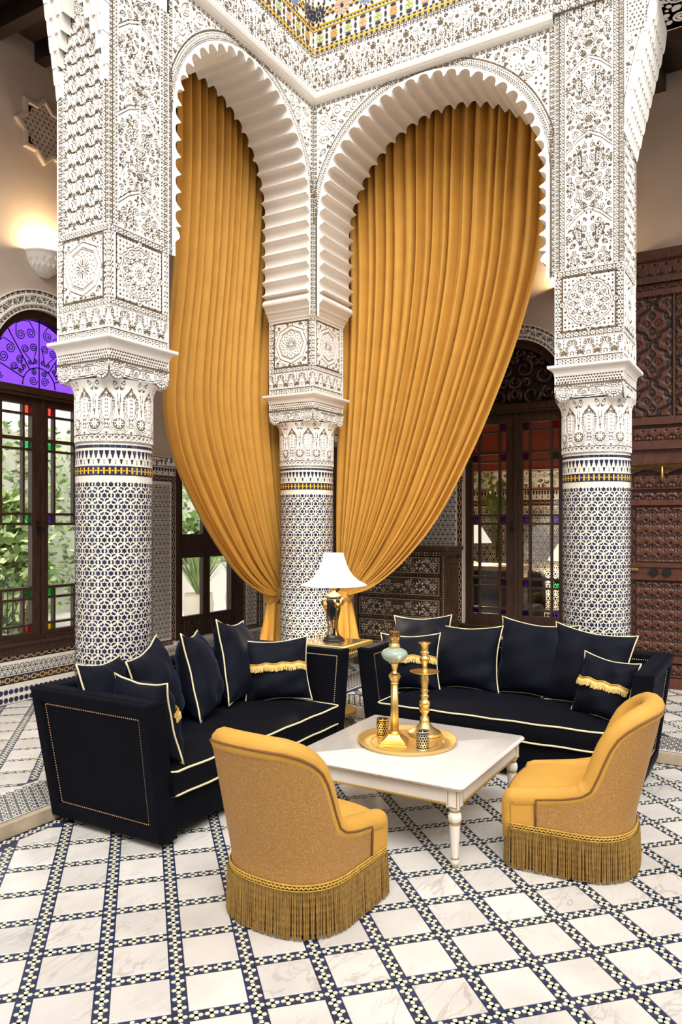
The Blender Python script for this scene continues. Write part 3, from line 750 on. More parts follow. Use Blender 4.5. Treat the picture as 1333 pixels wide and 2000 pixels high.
def arcade(name, O, U, N, uL, uR, uc, half, zc, ulo, uhi, zhi, depth, seed, g=.0042):
    """carved wall over one arch. u along U from O; N faces the court"""
    O, Uv, Nv = np.array(O, float), np.array(U, float), np.array(N, float)
    root = thing(name, None, None, (0, 0, 0), kind='structure')
    pts, nr, cusp, n = arch_curve(half, zc, 3.40)
    z0 = 3.40; W = uR-uL; c = Cv(W, 5.24-z0, g)
    rim = cusp+.058
    ac = lambda x, y: (x+uL-uc, y+z0)
    def dist_arch(x, y):
        a, b = ac(x, y); return np.where(b > zc, np.hypot(a, b-zc), np.abs(a))-rim
    for e in (.020, .030, .075, .083):         # bands that follow the arch
        for tt in (np.linspace(0, pi, 90),):
            q = rim+e; c.groove(np.c_[uc-uL+q*np.cos(tt), zc-z0+q*np.sin(tt)], .0018)
            for sg in (1, -1): c.groove([(uc-uL+sg*q, 0), (uc-uL+sg*q, zc-z0)], .0018)
    na = int((rim+.05)*pi/.020)
    for k in range(na):
        a = pi*(k+.5)/na
        for e in (.042, .060): q = rim+e; c.diamond(uc-uL+q*cos(a+(.01 if e > .05 else 0)), zc-z0+q*sin(a+(.01 if e > .05 else 0)), .0068, .0068)
    fr = .045
    c.bead(.004, W-.004, c.h-.034, c.h-.004, .05)
    for x0 in (.004, W-.034): c.bead(x0, x0+.030, 0, c.h-.036, .04)
    def ins(x, y):
        if not (fr < x < W-fr and 0 < y < c.h-.042): return False
        a_, b_ = x+uL-uc, y+z0; return (math.hypot(a_, b_-zc) if b_ > zc else abs(a_))-rim > .088
    c.scrolls(ins, fr, W-fr, 0, c.h-.04, (.062, .046, .033, .023, .016, .0115, .008), seed, tries=16000, deep=True)
    ins2 = lambda x, y: (.0 < dist_arch(x, y) < .02) and y > 0
    keep = lambda x, y: dist_arch(x, y) > -.004
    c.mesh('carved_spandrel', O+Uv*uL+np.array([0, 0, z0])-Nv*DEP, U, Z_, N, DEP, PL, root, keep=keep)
    # smooth white rim following the scallops, then the fluted soffit
    m = MB(); fr_ = []; 
    P3 = lambda u, z, d: tuple(O+Uv*u+np.array([0, 0, z])+Nv*d)
    for (p, q) in zip(pts, nr):
        a, b = p
        o = np.array([q[0]*(rim+.012), zc+q[1]*(rim+.012)]) if b > zc else np.array([np.sign(a)*(rim+.012), b])
        if abs(a) > rim+.012 and b < 3.6: o = p
        fr_.append([P3(uc+p[0], p[1], .004), P3(uc+o[0], o[1], .004), P3(uc+o[0], o[1], -DEP)])
    m.grid(fr_); m.build('scallop_rim', PLA, root)
    m = MB(); A = [[P3(uc+p[0], p[1], .004), P3(uc+p[0], p[1], -depth)] for p in pts]
    m.grid(A, flip=True); m.build('fluted_soffit', PLS, root)
    m = MB(); A = []      # back face, plain
    for (p, q) in zip(pts, nr):
        a, b = p
        k = min((uhi-uc)/max(abs(q[0]), 1e-3), (zhi-zc)/max(q[1], 1e-3)) if b > zc else None
        o = (np.clip(uc+q[0]*k, ulo, uhi), zc+q[1]*k) if k else ((ulo if a < 0 else uhi), b)
        A.append([P3(uc+p[0], p[1], -depth), P3(o[0], o[1], -depth)])
    m.grid(A); m.build('rear_face', BEI, root)
    # cornice moulding
    prof = [(-.01, 5.232), (.035, 5.244), (.052, 5.262), (.060, 5.285), (.060, 5.305), (.020, 5.312), (-.01, 5.314)]
    return root, prof
def sweep_L(prof, path):
    """profile (out, z) along a polyline path of (point, outward normal) pairs"""
    m = MB(); A = [[tuple(np.array([p[0], p[1], z])+o*np.array([n[0], n[1], 0])) for (p, n) in path] for o, z in prof]
    m.grid(A, flip=True); return m
wa, prof = arcade('wall_left', (0, YA, 0), X_, NY, XL+PX, XB, (XL+PX+XB)/2, (XB-XL-PX)/2, 4.34, XL, XB+PX, 6.35, PY, 31)
wb, _ = arcade('wall_right', (XB, YA, 0), NY, NX, 0, YA-YR1, (YA-YR1)/2, (YA-YR1)/2, 4.21, -PY, YA-YR0, 6.35, PX, 37)
cor = sweep_L(prof, [((XL+PX, YA), (0, -1)), ((XB, YA), (-1, -1)), ((XB, YR1), (-1, 0))])
o = cor.build('trim_1', PLS); o['kind'] = 'structure'
# carved frieze and mosaic band above
def frieze(W, seed):
    c = Cv(W, 5.655-5.31, .005)
    c.bead(.0, W, .006, .040, .06); c.bead(0, W, c.h-.036, c.h-.004, .06)
    P = .30; n = int(W/P)+1
    c2 = c
    y0, y1 = .048, c.h-.042; blk = []
    for k in range(n+1):
        b = W-k*P
        for (cx, cy, r) in ((b, y0+.028, .030), (b-P/2, y0+.20, .028)):
            blk.append((cx, cy, r+.004)); c.arc(cx, cy, r, 0, 2*pi, .0018)
            for i in range(-3, 4):
                for j in range(-3, 4):
                    a, q = cx+(i+(.5 if j % 2 else 0))*.0135, cy+j*.0115
                    if (a-cx)**2+(q-cy)**2 < (r*.84)**2: c.diamond(a, q, .0062, .0056)
        for sg in (1, -1):
            c.leaf(b+sg*.075, y0+.02, .13, .045, pi/2-sg*.1, 6); c.spiral(b+sg*.06, y0+.20, .030, 1.5, 0, sg); c.groove([(b+sg*.045, y0), (b+sg*.045, y0+.16)], .002); c.groove([(b+sg*.11, y0), (b+sg*.11, y0+.14), (b+sg*.15, y0+.20)], .002)
            c.arc(b, y0+.03, .045, (0 if sg > 0 else pi), (1.4 if sg > 0 else pi-1.4), .002)
            blk += [(b+sg*.075, y0+.05, .026), (b+sg*.075, y0+.11, .026), (b+sg*.06, y0+.20, .032)]
            for j in range(5): c.diamond(b+sg*.135, y0+.02+j*.017, .004, .006); c.diamond(b+sg*.147, y0+.028+j*.017, .004, .006)
    c.scrolls(lambda a, q: 0 < a < W and y0 < q < y1 and all((a-u)**2+(q-v)**2 > r*r for u, v, r in blk), 0, W, y0, y1, (.034, .022, .014, .009), seed, tries=int(1600*W))
    return c
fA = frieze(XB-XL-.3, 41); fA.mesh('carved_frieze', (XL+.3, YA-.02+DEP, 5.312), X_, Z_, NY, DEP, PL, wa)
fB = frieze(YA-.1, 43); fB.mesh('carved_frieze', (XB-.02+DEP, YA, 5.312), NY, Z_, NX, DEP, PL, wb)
for nm, par, a, b in (('upper_core', wa, (XL+.3, YA+.0, 5.25), (XB+PX, YA+PY, 6.6)), ('upper_core', wb, (XB+.0, .1, 5.32), (XB+PX, YA+PY, 6.6))):
    m = MB(); m.box2(a, b); m.build(nm, WHG, par)
def upper_mosaic(L, O, U, N, parent):
    """rows of coloured glazed pieces above the frieze"""
    m = MB(); col = [NAV, YEL, OCH, mat('pale_green_tile', (.42, .52, .30), .2), mat('salmon_tile', (.70, .36, .24), .2), mat('sky_blue_tile', (.16, .24, .42), .2)]
    O = np.array(O, float); z = 5.675
    def pc(poly, mi): m.prism(poly, O, U, Z_, N, .003, mi)
    def oval(x, y, a, b, an, mi):
        c_, s_ = cos(an), sin(an); pc([(x+a*cos(k*pi/4)*c_-b*sin(k*pi/4)*s_, y+a*cos(k*pi/4)*s_+b*sin(k*pi/4)*c_) for k in range(8)], mi)
    n = int(L/.048)
    for i in range(n):
        x = (i+.5)*L/n
        pc([(x-.007, z), (x+.007, z), (x+.007, z+.048), (x-.007, z+.048)], 1); pc([(x+.009, z+.018), (x+.037, z+.018), (x+.037, z+.030), (x+.009, z+.030)], 1)
        pc([(x+.010, z), (x+.036, z), (x+.031, z+.014), (x+.015, z+.014)], 0); pc([(x+.015, z+.034), (x+.031, z+.034), (x+.036, z+.048), (x+.010, z+.048)], 0)
    z1 = z+.056; p = .142; n = int(L/p)
    for i in range(n):
        x = (i+.5)*p; ci = (3, 2, 3, 4)[i % 4]; y = z1+.066
        for sg in (1, -1): oval(x, y+sg*.052, .028, .0125, 0, 0)
        oval(x-p/2, y, .0125, .026, 0, 0); oval(x-p/2, y+.052, .013, .013, 0, 0); oval(x-p/2, y-.052, .013, .013, 0, 0)
        for a in range(4):
            oval(x+.026*cos(a*pi/2+pi/4), y+.026*sin(a*pi/2+pi/4), .0155, .0155, 0, ci)
        oval(x, y, .010, .010, 0, 1)
        for a in range(4): oval(x+.029*cos(a*pi/2), y+.029*sin(a*pi/2), .0075, .0075, 0, 1)
    z2 = z1+.138
    for y in (z2, z2+.034): pc([(0, y), (L, y), (L, y+.013), (0, y+.013)], 1)
    for i in range(int(L/.034)): pc([(i*.034, z2+.023), (i*.034+.012, z2+.018), (i*.034+.024, z2+.023), (i*.034+.012, z2+.028)], 0)
    z3 = z2+.056; P = .235; rd = random.Random(3); nx = int(L/P)
    for j in range(3):
        for i in range(nx+1):
            x = (i+(.5 if j % 2 else 0)+.25)*P; y = z3+.085+j*P*.80; ci = (0, 4, 5, 0, 4)[(i+2*j) % 5]
            for k in range(10): oval(x+.050*cos(k*pi/5), y+.050*sin(k*pi/5), .0255, .0125, k*pi/5, ci)
            oval(x, y, .018, .018, 0, 0)
            for k in range(10):
                oval(x+.094*cos(k*pi/5+pi/10), y+.094*sin(k*pi/5+pi/10), .017, .011, k*pi/5+pi/10, 0)
                for e in (.072, .083): oval(x+e*cos(k*pi/5+pi/10+(e-.0775)*8), y+e*sin(k*pi/5+pi/10+(e-.0775)*8), .0065, .0065, 0, 1)
            for (a, b) in ((P/2, 0),):
                for k in range(8): oval(x+a+.020*cos(k*pi/4), y+b+.020*sin(k*pi/4), .008, .006, k*pi/4, 1)
                oval(x+a, y+b, .009, .009, 0, 0)
    m.build('glazed_mosaic', col, parent, kind='stuff')
upper_mosaic(XB-XL-.3, (XL+.3, YA-.003, 0), X_, NY, wa); upper_mosaic(YA-.1, (XB-.003, YA, 0), NY, NX, wb)
# honeycomb (muqarnas) brackets beside the outer piers
def muqarnas(name, O, U, N, W, n, step, pr, cover):
    """tiers of little niches, each standing out further; cover(k) gives the width taken from each edge"""
    t = thing(name, None, None, tuple(O), kind='structure'); U, N = np.array(U, float), np.array(N, float); Zv = np.array([0, 0, 1.])
    cw = W/7
    for k in range(n):
        p0 = pr*(k+.3)/n; p1 = pr*(k+1.3)/n; wk = cover(k); m = MB()
        for i in range(-1, 8):
            u0 = (i+(.5 if k % 2 else 0))*cw; a, b = max(0, u0+.003), min(W, u0+cw-.003); mid = (a+b)/2
            if b-a < .02 or (wk < mid < W-wk): continue
            A = []
            for j in range(9):
                q = j/8; z = k*step-.045+(step+.05)*q; row = []
                for s in range(9):
                    e = 2*s/8-1; u = mid+(b-a)/2*e; dz = 0.
                    hollow = .55*(1-e*e)*(1-min(1, q*1.15)**2)             # concave niche under a pointed hood
                    out = p0+(p1-p0)*(q**.6)-(p1-p0+.012)*hollow
                    row.append(tuple(U*u+N*max(out, .002)+Zv*(z-.020*abs(e)*(1-q))))
                A.append(row)
            A.append([tuple(np.array(p)*(1-abs(N))) for p in A[-1]]); m.grid(A)
            for col in (0, -1): m.grid([[r_[col], tuple(np.array(r_[col])*(1-abs(N)))] for r_ in A[:-1]])
        if m.v: m.build('niche_tier', PLA, t)
    return t
muqarnas('trim_4', (XL, YA+PY, 4.36), NY, NX, PY, 9, .094, .15, lambda k: .035+.020*k)
mq = muqarnas('trim_5', (XB, YR0, 4.40), X_, NY, PX, 9, .095, .21, lambda k: 9.)
# carved spandrel that closes the bracket in the plane of the arcade
c = Cv(.24, .95, .005); c.groove([(0, 0), (0, .95)], .002); c.lattice(.03, .14, .66, .93, .026, .0085); c.groove([(.025, .64), (.15, .64), (.15, .94), (.025, .94), (.025, .64)], .002)
pz = lambda z: .004+.21*np.clip((z-.04)/.855, 0, 1)**1.35
c.scrolls(lambda a, b: a > .006 and a < pz(b)-.022 and b < .62, 0, .2, 0, .62, (.034, .022, .014, .008), 3, tries=2500)
zz = np.linspace(.05, .94, 40); c.groove(np.c_[pz(zz)-.018, zz], .002)
c.mesh('carved_spandrel', (-.003, -.001, -.02), NY, Z_, NX, DEP, PL, mq, keep=lambda x, y: x < pz(y)+.006*np.abs(np.sin(y*33)))
c = Cv(1.0, .5, .006); c.bead(0, 1, 0, .04, .06); c.scrolls(lambda a, b: 0 < a < 1 and .05 < b < .46, 0, 1, .05, .46, (.06, .035, .02, .012), 5)
m = MB(); m.box2((XB+.01, -.9, 5.26), (XB+PX, YR0-.21, 6.6)); o = m.build('trim_2', PLS); o['kind'] = 'structure'
c.mesh('carved_underside', (XB+.01, YR0-.21, 5.26+DEP), NY, X_, (0, 0, -1), DEP, [BEI, PLG], o)
# the two further sides of the court, plain plaster, and the roof kerb above
for nm, a, b in (('wall_near_left', (-3.4, -5.4, 0), (-3.2, YA, 6.6)), ('wall_near_right', (-3.4, -5.4, 0), (XB, -5.2, 6.6))):
    m = MB(); m.box2(a, b); o = m.build(nm, PLS); o['kind'] = 'structure'
# ------------------------------------------------------------------ floors
def clip_poly(P, a, b, c):
    """keep a*x+b*y<=c"""
    out = []
    for i in range(len(P)):
        p, q = P[i], P[(i+1) % len(P)]; dp, dq = a*p[0]+b*p[1]-c, a*q[0]+b*q[1]-c
        if dp <= 0: out.append(p)
        if (dp < 0 < dq) or (dq < 0 < dp): t = dp/(dp-dq); out.append((p[0]+t*(q[0]-p[0]), p[1]+t*(q[1]-p[1])))
    return out
G0 = (2.920, 1.334); GS = .1779; HM = .0975; rdf = random.Random(8)
def gpt(i, j): return (G0[0]+GS*i-GS*j, G0[1]-GS*i-GS*j)
R45 = (sqrt(.5), -sqrt(.5)); S45 = (-sqrt(.5), -sqrt(.5))
def seen(x, y, z, pad=60):
    if x*FX[0]+y*FX[1] < .4: return 0
    p = proj((x, y, z)); return p[2] if (-pad < p[0] < 1333+pad and p[1] < 2000+pad) else 0
def paving(root, z, halfplanes, ir, jr, maxind, edge):
    """marble slabs between mosaic bands; halfplanes (a,b,c)"""
    cells = []
    for i in range(*ir):
        for j in range(*jr):
            c = gpt(i+.5, j+.5)
            P = [(c[0]+HM*(a*R45[0]+b*S45[0]), c[1]+HM*(a*R45[1]+b*S45[1])) for a, b in ((-1, -1), (1, -1), (1, 1), (-1, 1))]
            full = len(P)
            for h in halfplanes: P = clip_poly(P, *h) if P else P
            if len(P) < 3: continue
            ar = abs(sum(P[k][0]*P[(k+1) % len(P)][1]-P[(k+1) % len(P)][0]*P[k][1] for k in range(len(P))))/2
            if ar < 4e-4: continue
            d = seen(c[0], c[1], z); cells.append((d if d else 99, c, P, ar > .98*(2*HM)**2))
    cells.sort(key=lambda q: q[0]); base = bpy.data.meshes.new('marble_tile'); rest = MB(); k = 0
    def slab(P):
        s_ = []; n = len(P); cx = sum(p[0] for p in P)/n; cy = sum(p[1] for p in P)/n
        inn = [(p[0]+(cx-p[0])*.012, p[1]+(cy-p[1])*.012) for p in P]
        vs = [(x, y, 0) for x, y in inn]+[(x, y, -.0012) for x, y in P]+[(x, y, -.006) for x, y in P]
        return vs, [tuple(range(n))]+[(r*n+q, (r+1)*n+q, (r+1)*n+(q+1) % n, r*n+(q+1) % n) for r in (0, 1) for q in range(n)]
    Pf = [(HM*(a*R45[0]+b*S45[0]), HM*(a*R45[1]+b*S45[1])) for a, b in ((-1, -1), (-1, 1), (1, 1), (1, -1))]
    v, f = slab(Pf[::-1] if False else Pf); base.from_pydata(v, [], f); base.materials.append(MAR)
    for d, c, P, full in cells:
        if d < 99 and k < maxind:
            k += 1
            if full: o = link('marble_tile', base, root); o.location = (c[0], c[1], z)
            else:
                q = [(x-c[0], y-c[1]) for x, y in P]; v, f = slab(q); me = bpy.data.meshes.new('marble_tile'); me.from_pydata(v, [], f); me.materials.append(MAR)
                o = link('marble_tile', me, root); o.location = (c[0], c[1], z)
        elif full: v, f = slab([(c[0]+x, c[1]+y) for x, y in Pf]); rest.add([(a, b, e+z) for a, b, e in v], f)
    if rest.v: rest.build('marble_paving', MAR, root, kind='stuff')
    # flowers of four cream petals on the blue bands
    hexa = [(.0090*cos(q*pi/3), .0086*sin(q*pi/3)) for q in range(6)]
    pet = []
    for k in range(4): a = k*pi/2+pi/4; pet.append((.0143*cos(a), .0143*sin(a), a))
    pm = bpy.data.meshes.new('mosaic_petal')
    pv = [(x, y, 0) for x, y in hexa]+[(x*1.04, y*1.04, -.002) for x, y in hexa]
    pm.from_pydata(pv, [], [tuple(range(6))]+[(q, q+6, (q+1) % 6+6, (q+1) % 6) for q in range(6)]); pm.materials.append(PETM)
    fl = []
    for i in range(*ir):
        for j in range(*jr):
            for k in range(5):
                for dx in ((0, 1) if k else (0,)):
                    x, y = gpt(i+(k/5 if not dx else 0), j+(k/5 if dx else 0))
                    if all(a*x+b*y <= c-.03 for a, b, c in halfplanes): fl.append((seen(x, y, z, 20) or 99, x, y, 0))
    for (x, y, an) in edge: fl.append((seen(x, y, z, 20) or 99, x, y, an))
    fl.sort(); rest = MB(); cnt = 0; xs = MB()
    for d, x, y, an in fl:
        if d > 50 and not (0 < x < 6 and 0 < y < 5): continue
        for px_, py_, a in pet:
            c_, s_ = cos(an), sin(an); qx, qy = x+px_*c_-py_*s_, y+px_*s_+py_*c_
            # petals lie along and across the band (bands run at 45 degrees)
            if d < 50 and cnt < (300 if maxind > 200 else 0):
                cnt += 1; o = link('mosaic_petal', pm, root); o.location = (qx, qy, z); o.rotation_euler = (0, 0, a+an)
            else:
                ca, sa = cos(a+an), sin(a+an); sd_ = d < 6; rest.add([(qx+u*ca-v*sa, qy+u*sa+v*ca, z+w_) for u, v, w_ in (pv if sd_ else pv[:6])], [tuple(range(6))]+([(q, q+6, (q+1) % 6+6, (q+1) % 6) for q in range(6)] if sd_ else []))
        for a in (0, pi/2):
            ca, sa = cos(a+an), sin(a+an); xs.add([(x+u*ca-v*sa, y+u*sa+v*ca, z-.0006) for u, v in ((-.0125, 0), (0, -.0062), (.0125, 0), (0, .0062))], [(0, 1, 2, 3)])
    if rest.v: rest.build('mosaic_petals', PETM, root, kind='stuff')
    xs.build('mosaic_crosses', NAV, root, kind='stuff')
m = MB(); m.box2((-6, -6, -.25), (KX, KY, -.003)); fl = m.build('floor', BLU); fl['kind'] = 'structure'
e1 = KY-.032; e2 = KX-.032; edge = [(KX-.03-.0505*k, e1, pi/4) for k in range(90)]+[(e2, KY-.03-.0505*k, pi/4) for k in range(1, 80)]
paving(fl, 0., [(0, 1, KY-.064), (1, 0, KX-.064)], (-15, 22), (-16, 12), 260, edge)
m = MB(); m.box2((-2, KY+.02, -.25), (XG+.3, YG+.3, ZP-.003)); m.box2((KX+.02, -4, -.25), (XG+.3, KY+.02, ZP-.003)); gf = m.build('floor_gallery', BLU); gf['kind'] = 'structure'
MW = .44
paving(gf, ZP, [(0, -1, -(KY+MW)), (0, 1, YG-.02)], (-26, 6), (-26, -5), 120, [])

paving(gf, ZP, [(-1, 0, -(KX+MW)), (1, 0, XG-.02), (0, 1, 3.4)], (0, 22), (-16, -2), 120, [])
m = MB()
for (a, b) in (((-2, KY, 0), (KX, KY+.045, ZP)), ((KX, -4, 0), (KX+.045, KY, ZP)), ((KX, KY, 0), (KX+.045, KY+.045, ZP))): m.box2(a, b)
kb = m.build('trim_3', MARP); kb['kind'] = 'structure'
m = MB()
m.box2((-2, KY+.045, ZP-.01), (KX, KY+.052, ZP+.001), 1); m.box2((KX+.045, -4, ZP-.01), (KX+.052, KY, ZP+.001), 1)
m.box2((-2, KY+.05, ZP-.01), (XG, KY+MW, ZP-.001), 2); m.box2((KX+.05, -4, ZP-.01), (KX+MW, KY+.05, ZP-.001), 2)
for (L, O, U, V) in ((7.4, (0, KY+.06, ZP), X_, Y_), (4.6, (KX+MW, -1.2, ZP), Y_, NX)):
    zellige(m, L, MW-.08, .055, plane_place(O, U, V, Z_), (0, 0), False, .0004)
m.build('border_mosaic', [NAV, NAV, WHG], kb, kind='stuff')

# ------------------------------------------------------------------ gallery walls with their openings
def wall(name, O, U, N, W, H, ops, mt, thick=.22):
    """ops: (u0,u1,v0,v1,arched) ascending in u; front face at O, N faces the court"""
    O, U, N = np.array(O, float), np.array(U, float), np.array(N, float); m = MB()
    P = lambda u, v, d=0.: tuple(O+U*u+np.array([0, 0, v])+N*d); u = 0.
    def q(a, b, c, d): m.add([P(a, c), P(b, c), P(b, d), P(a, d)], [(0, 1, 2, 3)])
    for (u0, u1, v0, v1, ar) in ops:
        q(u, u0, 0, H); q(u0, u1, 0, v0); r = (u1-u0)/2; uc = (u0+u1)/2
        top = [(uc-r*cos(pi*k/24), v1+(r*sin(pi*k/24) if ar else 0)) for k in range(25)]
        for a, b in zip(top[:-1], top[1:]): m.add([P(*a), P(*b), P(b[0], H), P(a[0], H)], [(0, 1, 2, 3)])
        loop = [(u0, v0)]+top+[(u1, v0)]
        for a, b in zip(loop, loop[1:]+loop[:1]): m.add([P(*a), P(*b), P(b[0], b[1], -thick), P(a[0], a[1], -thick)], [(0, 1, 2, 3)])
        u = u1
    q(u, W, 0, H)
    o = m.build(name, mt); o['kind'] = 'structure'; return o
gx = 4.455
WG = wall('wall_garden', (-2, YG, 0), X_, NY, XG+2, ZC+.4, [(gx-.525+2, gx+.525+2, .575, 2.95, True), (6.14+2, 7.30+2, .33, 2.62, False)], BEI)
WS = wall('wall_side', (XG, YG, 0), NY, NX, YG+4, ZC+.4, [(YG-2.955, YG-1.905, .53, 2.97, True)], BEI)
m = MB(); m.box2((-2, KY+.9, ZC), (XG+.3, YG+.3, ZC+.2)); m.box2((XB+PX, -4, ZC), (XG+.3, KY+1, ZC+.2))
ce = m.build('ceiling', WOODK); ce['kind'] = 'structure'
for k in range(22):
    m = MB(); x = -1.8+k*.44; m.box2((x, YA+PY, ZC-.16), (x+.11, YG, ZC)); m.build('beam', WOODK, ce)
for k in range(14):
    m = MB(); y = -3+k*.44; m.box2((XB+PX, y, ZC-.16), (XG, y+.11, ZC)); m.build('beam', WOODK, ce)
# tile dados built as real pieces
def dado_bands(par, L, O, U, N, z0, rows):
    m = MB(); o = np.array(O, float)
    mats = [NAV, NAV2, WHG, OCH, YEL]
    for r in rows:
        a, b, ty = z0+r[0], z0+r[1], r[2]; h = b-a; Ob = o+np.array([0, 0, a]); pl = plane_place(Ob, U, Z_, N)
        if ty == 'white': m.prism([(0, 0), (L, 0), (L, h), (0, h)], Ob, U, Z_, N, .004, 2)
        if ty == 'star':
            m.prism([(0, 0), (L, 0), (L, h), (0, h)], Ob, U, Z_, N, .004, 2); zellige(m, L, h, r[3], plane_place(Ob+np.array(N, float)*.004, U, Z_, N), (0, 1), False, .0008, rd=random.Random(2))
        if ty == 'chain':
            m.prism([(0, 0), (L, 0), (L, h), (0, h)], Ob, U, Z_, N, .004, 0); n = max(1, int(round(L/(h*1.25)))); p = L/n
            for i in range(n):
                c = (i+.5)*p; R_ = .36*p; q = np.linspace(0, 2*pi, 9)
                for k in range(8):
                    m.add([pl(c+R_*f*cos(t), h/2+h*.36*f*sin(t), .0056) for f, t in ((1, q[k]), (1, q[k+1]), (.60, q[k+1]), (.60, q[k]))], [(0, 1, 2, 3)], 3)
                m.prism([(c+.5*p-.15*p, h/2), (c+.5*p, h/2-h*.22), (c+.5*p+.15*p, h/2), (c+.5*p, h/2+h*.22)], Ob, U, Z_, N, .0056, 3, side=False)
        if ty == 'fish':
            m.prism([(0, 0), (L, 0), (L, h), (0, h)], Ob, U, Z_, N, .004, 2); n = int(L/.050); nr = max(1, int(h/.050))
            for j in range(nr):
                for i in range(n):
                    c, y = (i+.5)*L/n, (j+.5)*h/nr; m.add([pl(c+.0235*cos(k*pi/4+pi/8), y+.0235*sin(k*pi/4+pi/8), .0056) for k in range(8)], [tuple(range(8))], j % 2)
        if ty == 'merlon':
            m.prism([(0, 0), (L, 0), (L, h), (0, h)], Ob, U, Z_, N, .004, 2); n = int(L/.042)
            for i in range(n):
                c = (i+.5)*L/n; m.add([pl(c+x, y*h, .0056) for x, y in ((-.016, .96), (-.012, .6), (0, .48), (.012, .6), (.016, .96))], [(0, 1, 2, 3, 4)], 0)
                if i % 2: m.add([pl(c+x, y*h, .0056) for x, y in ((-.004, .1), (.004, .1), (.009, .42), (-.009, .42))], [(0, 1, 2, 3)], 0)
    return m.build('tile_dado', mats, par, kind='stuff')
ROWS = [(0, .135, 'fish'), (.135, .165, 'white'), (.165, .235, 'chain'), (.235, .345, 'star', .055), (.345, .360, 'white'), (.360, .425, 'chain')]
# under and beside the garden window
dado_bands(WG, 5.70+1, (-1, YG, 0), X_, NY, ZP, ROWS); dado_bands(WG, 1.16, (6.14, YG, 0), X_, NY, ZP, [(0, .09, 'fish'), (.09, .20, 'star', .055), (.20, .26, 'white')])
def tall_panel(par, x0, x1, mk, z1=2.10):
    """star panel in a yellow chain frame, merlons and carved band over it. mk(u0) -> (O,U,N)"""
    O, U, N = mk(x0); L = x1-x0; o = np.array(O, float)
    dado_bands(par, L, O, U, N, ZP, [(0, .10, 'fish'), (.10, .20, 'star', .055), (.20, .23, 'white'), (.235, .285, 'chain'), (z1-.055-ZP, z1-ZP, 'chain'), (z1+.01-ZP, z1+.085-ZP, 'merlon')])
    m = MB(); a = .058; Oa = o+np.array([0, 0, .36]); m.prism([(0, 0), (L, 0), (L, z1-.42), (0, z1-.42)], Oa, U, Z_, N, .004, 2)
    zellige(m, L-2*a-.02, z1-.46, .057, plane_place(Oa+np.array(U, float)*(a+.01)+np.array([0, 0, .02])+np.array(N, float)*.004, U, Z_, N), (0, 1), False, .0008, rd=random.Random(2))
    for u0 in (0, L-a):
        Ob = Oa+np.array(U, float)*u0; m.prism([(0, 0), (a-.006, 0), (a-.006, z1-.42), (0, z1-.42)], Ob, U, Z_, N, .005, 0); h = z1-.42; n = int(h/.085)
        for i in range(n):
            c = (i+.5)*h/n
            for k in range(8):
                t0, t1 = 2*pi*k/8, 2*pi*(k+1)/8; pl = plane_place(Ob, U, Z_, N)
                m.add([pl(a*.45+f*.020*cos(t), c+f*.032*sin(t), .0066) for f, t in ((1, t0), (1, t1), (.6, t1), (.6, t0))], [(0, 1, 2, 3)], 3)
            m.prism([(a*.45-.010, c+h/n/2), (a*.45, c+h/n/2-.012), (a*.45+.010, c+h/n/2), (a*.45, c+h/n/2+.012)], Ob, U, Z_, N, .0066, 3, side=False)
    m.build('tile_panel', [NAV, NAV2, WHG, OCH], par, kind='stuff')
def stucco(par, O, U, N, L, h, seed):
    c = Cv(L, h, .008); c.groove([(0, .012), (L, .012)], .003); c.groove([(0, h-.012), (L, h-.012)], .003)
    c.scrolls(lambda a, b: 0 < a < L and .015 < b < h-.015, 0, L, .015, h-.015, (.05, .03, .018), seed, tries=int(300*L)+60, deep=True)
    n = np.array(N, float); c.mesh('stucco_band', np.array(O, float)-n*.004, U, Z_, N, .016, PL, par)
tall_panel(WG, 5.00, 6.13, lambda x: ((x, YG, 0), X_, NY)); stucco(WG, (5.0, YG, 2.19), X_, NY, 1.13, .115, 3)
tall_panel(WG, 2.6, 3.92, lambda x: ((x, YG, 0), X_, NY)); stucco(WG, (2.6, YG, 2.19), X_, NY, 1.32, .115, 4)
tall_panel(WG, 7.31, 7.64, lambda x: ((x, YG, 0), X_, NY)); stucco(WG, (6.1, YG, 2.66), X_, NY, 1.54, .16, 6)
sy = lambda y: ((XG, y, 0), NY, NX)
def side_panel(y1, y0): tall_panel(WS, -y1, -y0, lambda u: ((XG, -u, 0), NY, NX)); stucco(WS, (XG, y1, 2.19), NY, NX, y1-y0, .115, 7)
side_panel(5.66, 5.22); side_panel(4.30, 2.98); side_panel(1.89, 1.30)
dado_bands(WS, 1.05, (XG, 2.955, 0), NY, NX, ZP, ROWS); stucco(WS, (XG, 5.25, 2.50), NY, NX, .98, .16, 8)
